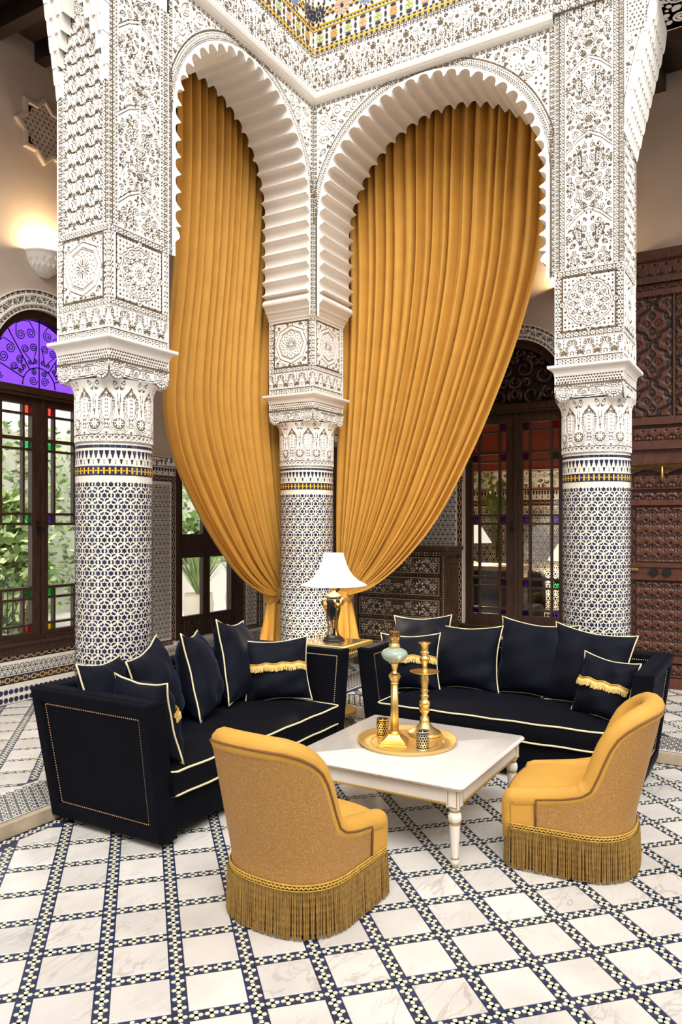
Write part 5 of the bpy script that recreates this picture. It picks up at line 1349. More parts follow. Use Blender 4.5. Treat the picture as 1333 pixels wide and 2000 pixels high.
# ------------------------------------------------------------------ sofas (local: front faces -Y, length along X)
def sofa(label, loc, rz):
    t = thing('sofa', label, 'sofa', loc, rz, 'navy velvet sofas')
    L0, L1, D0, D1, Hh = .86, .955, .795, .855, .735; aw = .095
    m = rbox((-L0+.04, .012, .055), (L0-.04, D0-.06, .252), .012); m.build('base', VEL, t, smooth=True, angle=50)
    # seat: one long cushion with crowned top
    nx, ny = 40, 16; x0, x1, y0, y1 = -L0+.055, L0-.055, -.012, D0-.16; T = []
    for j in range(ny):
        row = []
        for i in range(nx):
            u, v = i/(nx-1), j/(ny-1); cr = (1-abs(2*u-1)**6)*(1-abs(2*v-1)**5)
            row.append((x0+(x1-x0)*u, y0+(y1-y0)*v, .368+.052*cr+.003*sin(31*u+5*v)*cr+.002*sin(57*u-9*v)*cr))
        T.append(row)
    B_ = [[(p[0], p[1], .248) for p in row] for row in T]; m = MB(); m.grid(T)
    edge_t = T[0]+[r[-1] for r in T[1:]]+T[-1][::-1][1:]+[r[0] for r in T[::-1][1:-1]]; edge_b = [(p[0], p[1], .248) for p in edge_t]
    cxm = 0.; mid = [[(p[0]+(.010 if p[0] > 0 else -.010)*(abs(p[0]) > x1-.001), p[1]-(.012 if p[1] < y0+.001 else 0), z) for p in edge_t] for z in (.336, .310, .278)]
    m.grid([edge_b]+mid[::-1]+[edge_t], wrapu=True)
    sc_ = m.build('seat_cushion', VEL, t, smooth=True, angle=60)
    m = MB()
    for z in (.368, .250):
        m.tube([(x0, y1, z), (x0, y0+.03, z), (x0+.006, y0+.008, z), (x0+.03, y0-.003, z)]+[(x0+.03+(x1-x0-.06)*k/20, y0-.004-.004*sin(pi*k/20), z+.002*sin(k*1.7)) for k in range(1, 20)]+[(x1-.03, y0-.003, z), (x1-.006, y0+.008, z), (x1, y0+.03, z), (x1, y1, z)], .0058, 6)
    m.build('piping', PIP, sc_, smooth=True)
    # flared arms: framed panel outside, plain inside, nailheads
    for sg in (-1, 1):
        def Pt(o, y, z):      # o outward from the arm's outer plane; leans out with height
            q = (z-.03)/(Hh-.03); return (sg*(L0+(L1-L0)*q+o), y, z)
        yf, yb0, yb1 = 0., D0, D1; yb = lambda z: yb0+(yb1-yb0)*(z-.03)/(Hh-.03)
        m = MB(); pr = []
        zs = [.03, .25, .5, Hh-.012, Hh]
        for z in zs:
            o = -.012 if z == Hh else 0.; e = .010 if z == Hh else 0
            pr.append([Pt(o, yf+e, z), Pt(o, yb(z)-e, z), Pt(-aw-o, yb(z)-e, z), Pt(-aw-o, yf+e, z)])
        m.grid(pr, wrapu=True, flip=sg < 0); k = len(m.v); m.f.append((k-4, k-3, k-2, k-1)); m.m.append(0); m.f.append((0, 1, 2, 3)); m.m.append(0)
        arm = m.build('arm', VEL, t)
        fr = .078; m = MB()      # raised frame on the outside
        za, zb = .03, Hh-.004; A = []
        for o, ins in ((0.0, 0.), (.016, .004), (.022, .012), (.022, fr-.022), (.016, fr-.008), (-.002, fr)):
            z0, z1 = za+ins, zb-ins; A.append([Pt(o, yf+ins, z0), Pt(o, yb(z0)-ins, z0), Pt(o, yb(z1)-ins, z1), Pt(o, yf+ins, z1)])
        m.grid(A, wrapu=True, flip=sg > 0); m.build('padded_frame', VEL, arm, smooth=False)
        m = MB(); i2 = fr+.006
        nails(m, [Pt(.002, yf+i2, za+i2), Pt(.002, yb(za+i2)-i2, za+i2), Pt(.002, yb(zb-i2)-i2, zb-i2), Pt(.002, yf+i2, zb-i2), Pt(.002, yf+i2, za+i2)], n=(sg, 0, 0))
        nails(m, [Pt(-aw-.002, yf+.035, .38), Pt(-aw-.002, yf+.035, Hh-.045), Pt(-aw-.002, yb(Hh)-.10, Hh-.045)], n=(-sg, 0, 0)); m.build('nailheads', NAIL, arm, kind='stuff')
    Lb = lambda z: L0+(L1-L0)*(z-.03)/(Hh-.03)-aw+.01; yb = lambda z: D0+(D1-D0)*(z-.03)/(Hh-.03)
    m = MB(); A = []
    for z, e in ((.03, 0), (.3, 0), (.6, 0), (Hh-.012, 0), (Hh, .012)): A.append([(-Lb(z), yb(z)-.11+e, z), (Lb(z), yb(z)-.11+e, z), (Lb(z), yb(z)-e, z), (-Lb(z), yb(z)-e, z)])
    m.grid(A, wrapu=True); k = len(m.v); m.f += [(k-4, k-3, k-2, k-1), (3, 2, 1, 0)]; m.m += [0, 0]; bk = m.build('back', VEL, t)
    m = MB(); z = Hh-.045; nails(m, [(-Lb(z)+.03, yb(z)-.113, z), (Lb(z)-.03, yb(z)-.113, z)]); m.build('nailheads', NAIL, bk, kind='stuff')
    for sx in (-1, 1):
        for y in (.05, D0-.08): m = MB(); m.lathe([(.018, 0), (.024, .035)], 10, (sx*(L0-.09), y, 0)); m.build('foot', BLK, t)
    return t
sofa('left navy velvet sofa, its broad framed arm panel toward the viewer', (3.61, 2.615, 0), 0)
sofa('right navy velvet sofa in front of the inlaid chest and the dark window', (4.625, 1.615, 0), -pi/2)

# ------------------------------------------------------------------ cushions (local: X width, Z height, faces -Y)
def cushion_parts(t, W, H, T, fringe=False, seed=0):
    rd = random.Random(seed); T = T*1.25; n = 26; a1, a2, a3 = rd.uniform(0, 6), rd.uniform(0, 6), rd.uniform(0, 6)
    def ed(u, v):
        x = W/2*u*(1-.10*(1-abs(v)**1.6)*abs(u)**2); z = H/2*v*(1-.12*(1-abs(u)**1.6)*abs(v)**2)
        return x, z
    def P(u, v, sg):
        x, z = ed(u, v); th = T/2*max(0, (1-abs(u)**2.6)*(1-abs(v)**2.6))**.52
        wr = .007*sin(5*u+3*v+a1)*(1-u*u)+.005*sin(9*v-4*u+a2)+.004*sin(14*u*v+a3)
        th = th*(1-.10*v)+wr*min(1, th*30); return (x, sg*-th, z+H/2)
    m = MB(); q = [sin(pi/2*(2*i/(n-1)-1)) for i in range(n)]
    for sg in (1, -1): m.grid([[P(u, v, sg) for u in q] for v in q], flip=sg < 0)
    b = m.build('cover', VELC, t, smooth=True)
    m = MB(); e = np.linspace(-1, 1, 16)
    loop = [(u, -1) for u in e]+[(1, v) for v in e[1:]]+[(u, 1) for u in e[::-1][1:]]+[(-1, v) for v in e[::-1][1:-1]]
    pts = []
    for u, v in loop:
        x, z = ed(u, v); k = 3*abs(u*v)**6; pts.append((x*(1+.01*k), .002*sin(9*u+7*v), z*(1+.01*k)+H/2))
    m.tube(pts, .0052, 6, closed=True); m.build('piping', PIP, t, smooth=True)
    if fringe:
        m = MB(); v0 = .12; k = 60; top = []
        for i in range(k+1):
            u = -1.0+2.0*i/k; p = P(u*.985, v0, 1); top.append((p[0]*1.02, p[1]-.006, p[2]+.004*sin(i*.4)))
        m.tube(top, .0055, 6); m.tube([(p[0], p[1]-.003, p[2]+.009) for p in top], .004, 5); bd = m.build('braid', BRA, t, smooth=True)
        m = MB()
        for i in range(2*k):
            f_ = i/2; a = top[int(f_)]; b2 = top[min(k, int(f_)+1)]; g = f_-int(f_); p = [a[j]+(b2[j]-a[j])*g for j in range(3)]
            l = rd.uniform(.036, .046); sx = rd.uniform(-.006, .006)
            m.tube([p, (p[0]+sx*.4, p[1]-.011, p[2]-l*.4), (p[0]+sx, p[1]-.010, p[2]-l)], [.0030, .0036, .0020], 4, cap=False)
        m.build('fringe', CFR, t, kind='stuff')
def cushion(label, px, py, pz, W, H, T, yaw, lean, roll=0., fringe=False, seed=0, group='piped navy velvet cushions'):
    t = thing('cushion', label, 'cushion', (px, py, pz), 0, group); t.rotation_mode = 'XYZ'
    t.rotation_euler = (Matrix.Rotation(yaw, 3, 'Z') @ Matrix.Rotation(-lean, 3, 'X') @ Matrix.Rotation(roll, 3, 'Y')).to_euler()
    cushion_parts(t, W, H, T, fringe, seed)
R = radians
ZS = .405
# left sofa (back at y 3.36, faces -Y)
cushion('plain navy cushion in the back corner by the near arm of the left sofa', 2.93, 3.12, ZS, .46, .46, .16, R(20), R(16), R(4), seed=1)
cushion('small fringed navy cushion leaning inside the near arm of the left sofa', 2.92, 2.83, ZS-.01, .42, .42, .17, R(82), R(14), R(0), True, 2, 'fringed navy velvet cushions')
cushion('big dark navy cushion second from the near arm along the left sofa back', 3.26, 3.08, ZS, .50, .50, .19, R(24), R(14), R(-8), seed=3)
cushion('plain navy cushion in the middle of the left sofa, showing a long piped edge', 3.66, 3.11, ZS, .52, .52, .19, R(32), R(14), R(6), seed=4)
cushion('plain navy cushion behind the fringed one at the left sofa far arm', 4.06, 3.15, ZS, .52, .54, .18, R(20), R(12), R(8), seed=5)
cushion('fringed navy velvet cushion leaning at the far arm of the left sofa', 4.17, 2.93, ZS, .44, .42, .17, R(-52), R(16), R(-3), True, 6, 'fringed navy velvet cushions')
# right sofa (back at x 5.40, faces -X)
Y9 = -pi/2
cushion('plain navy cushion behind the fringed one at the right sofa lamp end', 5.26, 2.38, ZS+.05, .50, .44, .15, Y9+R(-8), R(10), R(-5), seed=7)
cushion('fringed navy cushion on the right sofa behind the green glass oil lamp', 4.95, 2.33, ZS-.01, .43, .41, .16, Y9+R(16), R(16), R(-2), True, 8, 'fringed navy velvet cushions')
cushion('plain navy velvet cushion behind the brass candlestick on the right sofa', 5.15, 2.00, ZS-.01, .53, .47, .19, Y9+R(-4), R(14), R(-2), seed=9)
cushion('large plain navy cushion standing at the middle of the right sofa back', 5.16, 1.515, ZS-.01, .56, .53, .20, Y9+R(-8), R(13), R(2), seed=10)
cushion('large plain navy cushion leaning behind the small fringed one by the mustard chair', 5.05, 1.15, ZS-.01, .56, .52, .19, Y9+R(-14), R(15), R(4), seed=11)
cushion('small fringed navy cushion on the right sofa by the arm behind the mustard chair', 4.83, 1.00, ZS-.015, .36, .39, .17, Y9+R(-14), R(18), R(6), True, 12, 'fringed navy velvet cushions')

# ------------------------------------------------------------------ slipper chairs (local: seat faces +X)
BROC = mat('gold_brocade', (.40, .235, .085), .6, sheen=.25)
def brocade(m):
    nt = m.node_tree; b = nt.nodes['Principled BSDF']; tc = nt.nodes.new('ShaderNodeTexCoord')
    v = nt.nodes.new('ShaderNodeTexVoronoi'); v.feature = 'DISTANCE_TO_EDGE'; v.inputs['Scale'].default_value = 105
    n = nt.nodes.new('ShaderNodeTexNoise'); n.inputs['Scale'].default_value = 45; nt.links.new(tc.outputs['Object'], n.inputs['Vector'])
    mx = nt.nodes.new('ShaderNodeVectorMath'); mx.operation = 'MULTIPLY_ADD'; mx.inputs[1].default_value = (.03,)*3; nt.links.new(n.outputs['Color'], mx.inputs[0]); nt.links.new(tc.outputs['Object'], mx.inputs[2])
    nt.links.new(mx.outputs['Vector'], v.inputs['Vector'])
    r = nt.nodes.new('ShaderNodeValToRGB'); r.color_ramp.elements[0].position = .03; r.color_ramp.elements[1].position = .10
    r.color_ramp.elements[0].color = (.43, .27, .115, 1); r.color_ramp.elements[1].color = (.36, .163, .028, 1)
    nt.links.new(v.outputs['Distance'], r.inputs['Fac']); nt.links.new(r.outputs['Color'], b.inputs['Base Color'])
brocade(BROC)
def chair(label, loc, rz):
    t = thing('slipper_chair', label, 'chair', loc, rz, 'mustard slipper chairs')
    hw, xf, xs, xb = .265, .235, -.04, -.285; ne = 2.5
    def plan(s, off=0.):
        """U from the front of one side round the back to the other; s in 0..1"""
        ls = xf-xs; arcn = 60; tot = 2*ls+1.05
        q = s*tot
        if q < ls: return np.array([xf-q, -hw-off])
        if q > tot-ls: return np.array([xf-(tot-q), hw+off])
        a = -pi/2-(q-ls)/1.05*pi; c_, s_ = cos(a), sin(a)
        return np.array([xs-(xs-xb+off)*abs(c_)**(2/ne), (hw+off)*np.sign(s_)*abs(s_)**(2/ne)])
    def top(x, y):
        return float(np.interp(x, [-.29, -.25, -.21, -.17, -.14, -.12, -.107, -.097, -.083, -.05, .03, .12, .24], [.790, .780, .758, .725, .688, .635, .565, .500, .445, .415, .390, .372, .352]))
    n = 170; S_ = np.linspace(0, 1, n); zb = .195
    def lean(p, z): 
        q = max(0, z-.25)/.55; return np.array([p[0]-(.13*q if p[0] < .0 else .13*q*max(0, 1-p[0]/.14)), p[1]*(1+.04*q)])
    out, inn, roll, pip = [], [], [], []
    for s in S_:
        p = plan(s); h = top(*p); rr = .040
        oc = [lean(p, z) for z in np.linspace(zb, h-rr*.9, 12)]
        out.append([(*q, z) for q, z in zip(oc, np.linspace(zb, h-rr*.9, 12))])
        pi_ = plan(s, -.085); ic = np.linspace(.30, h-rr*.5, 10); inn.append([(*lean(pi_, z), z) for z in ic])
        pm_ = plan(s, -.042); roll.append((*lean(pm_, h-rr), h-rr)); pip.append((*lean(plan(s, .004), h-rr*.95), h-rr*.95))
    i0 = next(i for i, s in enumerate(S_) if plan(s)[0] < .125); i1 = n-1-i0
    m = MB(); m.grid(out[i0:i1+1]); sh = m.build('outer_shell', BROC, t, smooth=True)
    for q in (out[:i0+1], out[i1:]): m = MB(); m.grid(q); m.build('front_corner', CHV, t, smooth=True)
    m = MB(); m.grid(inn); m.build('inner_back', CHV, t, smooth=True)
    m = MB(); p0, p1 = roll[0], roll[-1]
    path = [(p0[0]+.012, p0[1], p0[2]-.18), (p0[0]+.016, p0[1], p0[2]-.09), (p0[0]+.014, p0[1], p0[2]-.02)]+roll+[(p1[0]+.014, p1[1], p1[2]-.02), (p1[0]+.016, p1[1], p1[2]-.09), (p1[0]+.012, p1[1], p1[2]-.18)]
    m.tube(path, [.036, .038, .041]+[.049]*len(roll)+[.041, .038, .036], 12); m.build('padded_roll', CHV, t, smooth=True)
    m = MB(); q0, q1 = pip[0], pip[-1]
    m.tube([(out[i0][0][0], out[i0][0][1]-.002, zb), (pip[i0][0]+.004, pip[i0][1]-.001, pip[i0][2]-.03)]+pip[i0:i1+1]+[(pip[i1][0]+.004, pip[i1][1]+.001, pip[i1][2]-.03), (out[i1][0][0], out[i1][0][1]+.002, zb)], .0055, 6); m.build('piping', CHP, sh, smooth=True)
    # seat
    nx, ny = 22, 22; A = []
    for j in range(ny):
        row = []
        for i in range(nx):
            u, v = 2*i/(nx-1)-1, 2*j/(ny-1)-1; cr = (1-abs(u)**4)*(1-abs(v)**4)
            x = .01+.245*u; wy = (hw-.025)*(1-.05*max(u, 0)**4)
            if x < xs: wy = (hw-.05)*max(.05, 1-((xs-x)/(xs-xb-.02))**ne)**(1/ne)
            x += .022*(1-v*v)*(u > 0)*u; y = wy*v
            row.append((x, y, .335+.052*cr**.7))
        A.append(row)
    m = MB(); m.grid(A); fr = [(r[-1][0], r[-1][1]) for r in A]
    m.grid([[(x+e, y*(1+e*.3), z) for x, y in fr] for z, e in ((zb, .0), (.25, .008), (.31, .010), (.335, .002), (.335, 0))]); 
    m.build('seat', CHV, t, smooth=True, angle=60)
    m = MB(); m.tube([(x+.004, y, .334) for x, y in fr], .0035, 5); m.build('seat_piping', CHP, t, smooth=True)
    # gold braid and bullion fringe all round
    P = [plan(s, .006) for s in S_]+[np.array([x+.010, y]) for x, y in fr[::-1]]; P = P+[P[0]]; P = np.array(P); Ld = np.r_[0, np.cumsum(np.hypot(*np.diff(P, axis=0).T))]; tot = Ld[-1]
    at = lambda d: np.array([np.interp(d % tot, Ld, P[:, 0]), np.interp(d % tot, Ld, P[:, 1])])
    m = MB(); k = 220; ctr = np.array([-.02, 0])
    for z, w_, f_ in ((.208, .0035, 0), (.186, .0035, 0), (.197, .0048, .0015)): m.tube([(*(at(tot*i/k)), z+(.004*(-1)**i if f_ else 0)) for i in range(k)], w_, 5, closed=True)
    br = m.build('braid', BRA, t, smooth=True)
    m = MB(); rd = random.Random(3); ns = int(tot/.0068)
    for i in range(ns):
        d = tot*i/ns; p = at(d); tg = at(d+.01)-at(d-.01); tg /= np.linalg.norm(tg); nrm = np.array([tg[1], -tg[0]]); 
        if nrm@(p-ctr) < 0: nrm = -nrm
        sway = rd.uniform(-.006, .006); rows = []; zt = .186; zl = rd.uniform(.004, .012); nn = 20; jump = rd.uniform(0, .004)
        for j in range(nn):
            q = j/(nn-1); c_ = p+tg*(sway*q+rd.uniform(-.0003, .0003))+nrm*(.004+jump+.006*q); z = zt-(zt-zl)*q; ring = []
            for kk in range(5):
                a = 2*pi*kk/5; r = .0032*(1+.30*cos(2*(a-j*1.1))); ring.append((c_[0]+r*cos(a), c_[1]+r*sin(a), z))
            rows.append(ring)
        m.grid(rows, wrapu=True)
    m.build('fringe', FRG, t, smooth=True, kind='stuff')
    m = MB(); m.add([(*(p*np.array([.965, .965])), zb+.01) for p in P[:-1:3]]+[(*(p*np.array([.955, .955])), .012) for p in P[:-1:3]], [(i, (i+1) % len(P[:-1:3]), (i+1) % len(P[:-1:3])+len(P[:-1:3]), i+len(P[:-1:3])) for i in range(len(P[:-1:3]))]); m.build('under_frame', CHP, t)
    return t
ch = chair('mustard slipper chair with patterned back turned to the viewer, nearest on the tiled floor', (2.690, 1.765, 0), R(-3))
dup(ch, (3.72, .885, 0), (0, 0, R(94)), 'mustard slipper chair seen from its side, in front of the right sofa')

# ------------------------------------------------------------------ coffee table and what stands on it
ZT_ = .402; tx0, tx1, ty0, ty1 = 3.240, 4.215, 1.262, 2.230; tcx, tcy = (tx0+tx1)/2, (ty0+ty1)/2
t = thing('coffee_table', 'low square coffee table with white marble top and gilt-trimmed turned legs', 'table', (tcx, tcy, 0))
hx, hy = (tx1-tx0)/2, (ty1-ty0)/2
m = MB(); A = []
for e, z in ((.03, ZT_-.028), (.012, ZT_-.027), (.004, ZT_-.020), (.0, ZT_-.013), (.003, ZT_-.006), (.012, ZT_)): 
    row = []
    for (sx, sy) in ((-1, -1), (1, -1), (1, 1), (-1, 1)):
        for k in range(5):
            a = atan2(sy, sx)-pi/4+k*pi/8; r_ = .03; row.append((sx*(hx-r_)+(r_-e)*cos(a), sy*(hy-r_)+(r_-e)*sin(a), z))
    A.append(row)
m.grid(A, wrapu=True); k = len(A[0]); m.f += [tuple(len(m.v)-k+i for i in range(k)), tuple(range(k-1, -1, -1))]; m.m += [0, 0]; m.build('tabletop', MTOP, t, smooth=True, angle=35)
az0, az1 = ZT_-.105, ZT_-.028
for (nm, a, b) in (('apron', (-hx+.09, -hy+.036, az0), (hx-.09, -hy+.056, az1)), ('apron', (-hx+.09, hy-.056, az0), (hx-.09, hy-.036, az1)), ('apron', (-hx+.036, -hy+.09, az0), (-hx+.056, hy-.09, az1)), ('apron', (hx-.056, -hy+.09, az0), (hx-.036, hy-.09, az1))):
    m = MB(); m.box2(a, b); ap = m.build(nm, IVO, t)
    m = MB(); hor = (b[0]-a[0]) > .1
    if hor:
        y = a[1] if a[1] < 0 else b[1]; s = -1 if a[1] < 0 else 1
        m.box((0, y+s*.002, az0+.004), (b[0]-a[0], .012, .008)); n = 40
        for i in range(n): m.lathe([(0, -.004), (.0062, 0), (0, .004)], 6, (a[0]+(b[0]-a[0])*(i+.5)/n, y+s*.006, az0+.005))
        m.box((0, y+s*.001, az1-.006), (b[0]-a[0], .006, .006))
    else:
        x = a[0] if a[0] < 0 else b[0]; s = -1 if a[0] < 0 else 1
        m.box((x+s*.002, 0, az0+.004), (.012, b[1]-a[1], .008)); n = 40
        for i in range(n): m.lathe([(0, -.004), (.0062, 0), (0, .004)], 6, (x+s*.006, a[1]+(b[1]-a[1])*(i+.5)/n, az0+.005))
        m.box((x+s*.001, 0, az1-.006), (.006, b[1]-a[1], .006))
    m.build('gilt_beading', GPL, ap)
for sx in (-1, 1):
    for sy in (-1, 1):
        c = (sx*(hx-.062), sy*(hy-.062), 0); m = MB()
        m.box((c[0], c[1], (az0-.012+az1)/2), (.062, .062, az1-az0+.012))
        fl_ = lambda a, z: 1-.07*(cos(8*a) > .3) if .055 < z < .205 else 1
        m.lathe([(.012, .0), (.012, .012), (.019, .020), (.021, .032), (.017, .042), (.0165, .055), (.021, .12), (.026, .200), (.026, .205)], 32, c, fl=fl_)
        m.lathe([(.022, .212), (.030, .222), (.032, .238), (.030, .252), (.022, .262), (.021, .268), (.027, .276), (.027, .284)], 24, c, fl=lambda a, z: 1+.04*cos(8*a) if .22 < z < .26 else 1)
        lg = m.build('leg', IVO, t, smooth=True, angle=40)
        m = MB()
        for z, r in ((.006, .0135), (.047, .0185), (.208, .0275), (.266, .024)): g_ = MB(); g_.lathe([(r-.006, z-.005), (r, z-.003), (r, z+.003), (r-.006, z+.005)], 24, c); g_.build('gilt_ring', GPL, lg)
        for s_ in (-1, 1):
            e = .0315
            for q in (-.022, .022):
                m.box((c[0]+s_*e, c[1]+q, (az0+az1)/2-.006), (.002, .004, .07)); m.box((c[0]+q, c[1]+s_*e, (az0+az1)/2-.006), (.004, .002, .07))
            m.box((c[0]+s_*e, c[1], az0-.008), (.002, .048, .004)); m.box((c[0], c[1]+s_*e, az0-.008), (.048, .002, .004))
        m.build('gilt_fillet', GPL, lg, kind='stuff')
def onz(x, y, z): r = ray(x, y); return np.array([0, 0, 1.6])+r*((z-1.6)/r[2])
tp = onz(796, 1446, ZT_+.01)
t = thing('tray', 'round brass tray with raised rim on the marble coffee table', 'tray', (tp[0], tp[1], ZT_))
m = MB(); m.lathe([(0, .002), (.22, .002), (.245, .004), (.262, .022), (.270, .024), (.270, .020), (.258, .0), (.1, 0.), (0, 0)], 64); m.build('dish', mat('tray_brass', (.88, .64, .26), .5, 1.), t, smooth=True, angle=50)
m = MB()
for r in (.10, .16, .20): m.lathe([(r-.002, .002), (r, .0034), (r+.002, .002)], 48, cap=False)
m.build('engraved_rings', BRD, t)
ZR = ZT_+.0035
p = onz(771, 1452, ZR); t = thing('oil_lamp', 'brass column oil lamp with green crackled glass font, on the round tray', 'lamp', (p[0], p[1], ZR), R(20)); t.scale = (.88, .88, .755)
m = MB(); m.box((0, 0, .008), (.165, .165, .016)); m.box((0, 0, .022), (.150, .150, .014)); A = [[(sx*h, sy*h, z) for sx, sy in ((-1, -1), (1, -1), (1, 1), (-1, 1))] for h, z in ((.070, .029), (.058, .040), (.040, .060), (.036, .066))]; m.grid(A, wrapu=True); m.box((0, 0, .072), (.072, .072, .012)); m.lathe([(.034, .078), (.036, .084), (.030, .092)], 24); m.build('stepped_base', BRS, t)
m = MB(); m.lathe([(.0265, .09), (.025, .25), (.0225, .43)], 48, fl=lambda a, z: 1-.08*(.5+.5*cos(12*a))); m.build('fluted_shaft', BRS, t, smooth=True)
m = MB(); m.lathe([(.0225, .43), (.027, .435), (.024, .442), (.026, .455), (.036, .485), (.034, .488)], 24, fl=lambda a, z: 1+.08*cos(8*a) if z > .45 else 1); m.box((0, 0, .494), (.062, .062, .010))
for a in range(4): 
    q = pi/4+a*pi/2; m.lathe([(0, -.009), (.010, -.005), (.010, .005), (0, .009)], 10, (.034*cos(q), .034*sin(q), .482))
m.lathe([(.012, .499), (.022, .506), (.014, .520), (.020, .545), (.026, .575), (.032, .580), (.020, .583)], 20); m.build('capital', BRS, t, smooth=True, angle=40)
m = MB(); m.lathe([(.018, .580), (.040, .588), (.066, .606), (.080, .632), (.082, .648), (.072, .668), (.050, .682), (.032, .690), (.030, .694)], 40, fl=lambda a, z: 1+.012*cos(16*a)); m.build('glass_font', GGR, t, smooth=True)
m = MB(); m.lathe([(.032, .690), (.036, .694), (.034, .715), (.028, .722), (.030, .745), (.034, .748), (.034, .766), (.024, .770)], 24); m.tube([(.03, 0, .732), (.07, .0, .735)], .004, 6); m.lathe([(0, -.004), (.013, -.004), (.013, .004), (0, .004)], 12, (.078, 0, .735)); b = m.build('burner', BRS, t, smooth=True, angle=40)
m = MB(); 
for k in range(14):
    a = k*pi/7; m.box((.031*cos(a), .031*sin(a), .785), (.006, .003, .036), R=Matrix.Rotation(a, 3, 'Z'))
m.lathe([(.026, .768), (.028, .790), (.016, .806), (.010, .808)], 16); m.lathe([(.030, .800), (.034, .803), (.030, .806)], 20); m.build('gallery', BRD, b)
p = onz(830, 1434, ZR); t = thing('candlestick', 'tall turned brass candlestick with drip pan, on the round tray', 'candlestick', (p[0], p[1], ZR)); t.scale = (1, 1, .79)
m = MB(); m.lathe([(.0, .0), (.094, .0), (.098, .010), (.088, .022), (.084, .024), (.070, .034), (.050, .050), (.034, .072), (.027, .100), (.024, .128)], 40); m.build('domed_foot', BRS, t, smooth=True)
m = MB(); m.lathe([(.024, .128), (.018, .132), (.018, .150), (.026, .162), (.032, .185), (.026, .200), (.030, .206), (.034, .222), (.030, .238), (.022, .246), (.020, .262), (.028, .276), (.020, .286), (.018, .300), (.026, .312), (.018, .322), (.020, .345), (.026, .385), (.024, .410), (.020, .430), (.020, .440)], 28); m.build('baluster_stem', BRS, t, smooth=True)
m = MB(); m.lathe([(.018, .434), (.05, .436), (.080, .448), (.084, .452), (.078, .452), (.048, .442), (.02, .444)], 40); m.build('drip_pan', BRS, t, smooth=True)
m = MB(); m.lathe([(.026, .442), (.022, .455), (.014, .475), (.016, .500), (.024, .520), (.030, .540), (.026, .556), (.016, .562), (.024, .574), (.028, .586), (.020, .596), (.022, .612), (.024, .640), (.036, .652), (.037, .657), (.020, .656), (.018, .63)], 28); m.build('socket', BRS, t, smooth=True)
def cup(label, p, mt, rz):
    t = thing('candle_cup', label, 'candle holder', (p[0], p[1], ZR), rz, 'pierced candle cups'); m = MB(); Rr, h = .036, .098
    m.lathe([(0, .004), (Rr*.86, .004), (Rr*.86, h-.006), (Rr*.84, h-.006), (Rr*.80, .012), (0, .012)], 24, cap=False); m.build('liner', BLK, t, smooth=True, angle=40)
    m = MB(); n = 16; rows = 5
    for z0, z1 in ((0, .008), (h-.007, h)): m.lathe([(Rr-.003, z0), (Rr, z0), (Rr, z1), (Rr-.003, z1)], 28, cap=False)
    for j in range(rows):
        for i in range(n):
            a = 2*pi*(i+.5*(j % 2))/n; z = .016+(h-.03)*(j+.5)/rows-.0; 
            q = [(a+.0075/Rr*cos(t_)*1.05, z+.0095*sin(t_)) for t_ in np.linspace(0, 2*pi, 9)]
            for k in range(8):
                m.add([(Rr*cos(x), Rr*sin(x), y) for x, y in (q[k], q[k+1])]+[(Rr*cos(a+(x-a)*.62), Rr*sin(a+(x-a)*.62), z+(y-z)*.62) for x, y in (q[k+1], q[k])], [(0, 1, 2, 3)])
            a2 = a+pi/n; m.add([(Rr*cos(a2+x/Rr), Rr*sin(a2+x/Rr), z+y) for x, y in ((-.003, 0), (0, -.006), (.003, 0), (0, .006))], [(0, 1, 2, 3)])
    m.build('pierced_sleeve', mt, t)
    m = MB(); m.lathe([(0, .012), (.026, .012), (.026, .070), (.004, .072), (.003, .094), (0, .098)], 16); m.build('candle', PLA, t, smooth=True, angle=40)
cup('pierced gold candle cup on the tray, left of the oil lamp', onz(748, 1437, ZR), BRS, 0); cup('pierced silver candle cup at the front rim of the tray', onz(826, 1463, ZR), SIL, .3)

# ------------------------------------------------------------------ gilt side table and lamp between the sofas
sx_, sy_ = 5.20, 3.12; hs = .235; ZS2 = .655
t = thing('side_table', 'square gilt side table with carved legs between the two sofas', 'table', (sx_, sy_, 0))
m = rbox((-hs, -hs, ZS2-.03), (hs, hs, ZS2), .008); top_ = m.build('tabletop', GPL, t, smooth=True, angle=40)
m = MB(); m.box((0, 0, ZS2+.0005), (2*hs-.07, 2*hs-.07, .003)); m.build('mirror_inset', mat('bronze_glass_top', (.42, .30, .17), .08, .85), top_)
m = MB()
for a, b in (((-hs+.03, -hs+.03, ZS2-.10), (hs-.03, -hs+.045, ZS2-.03)), ((-hs+.03, hs-.045, ZS2-.10), (hs-.03, hs-.03, ZS2-.03)), ((-hs+.03, -hs+.03, ZS2-.10), (-hs+.045, hs-.03, ZS2-.03)), ((hs-.045, -hs+.03, ZS2-.10), (hs-.03, hs-.03, ZS2-.03))): m.box2(a, b)
fz = m.build('carved_frieze', GPL, t)
m = MB()
for k in range(14):
    q = -hs+.045+(2*hs-.09)*k/13
    for s in (-1, 1): m.lathe([(0, -.028), (.010, -.016), (.012, .0), (.005, .02), (0, .024)], 6, (q, s*(hs-.028), ZS2-.07)); m.lathe([(0, -.028), (.010, -.016), (.012, .0), (.005, .02), (0, .024)], 6, (s*(hs-.028), q, ZS2-.07))
m.build('leaf_carving', BRD, fz)
for a in (-1, 1):
    for b in (-1, 1):
        m = MB(); q = [(.86, .62, .030), (.88, .52, .026), (.92, .42, .020), (.86, .30, .016), (.82, .18, .015), (.86, .08, .017), (.96, .02, .024), (.99, .006, .014)]
        m.tube([(a*hs*r, b*hs*r, z) for r, z, w_ in q], [w_ for r, z, w_ in q], 8); m.build('leg', GPL, t, smooth=True)
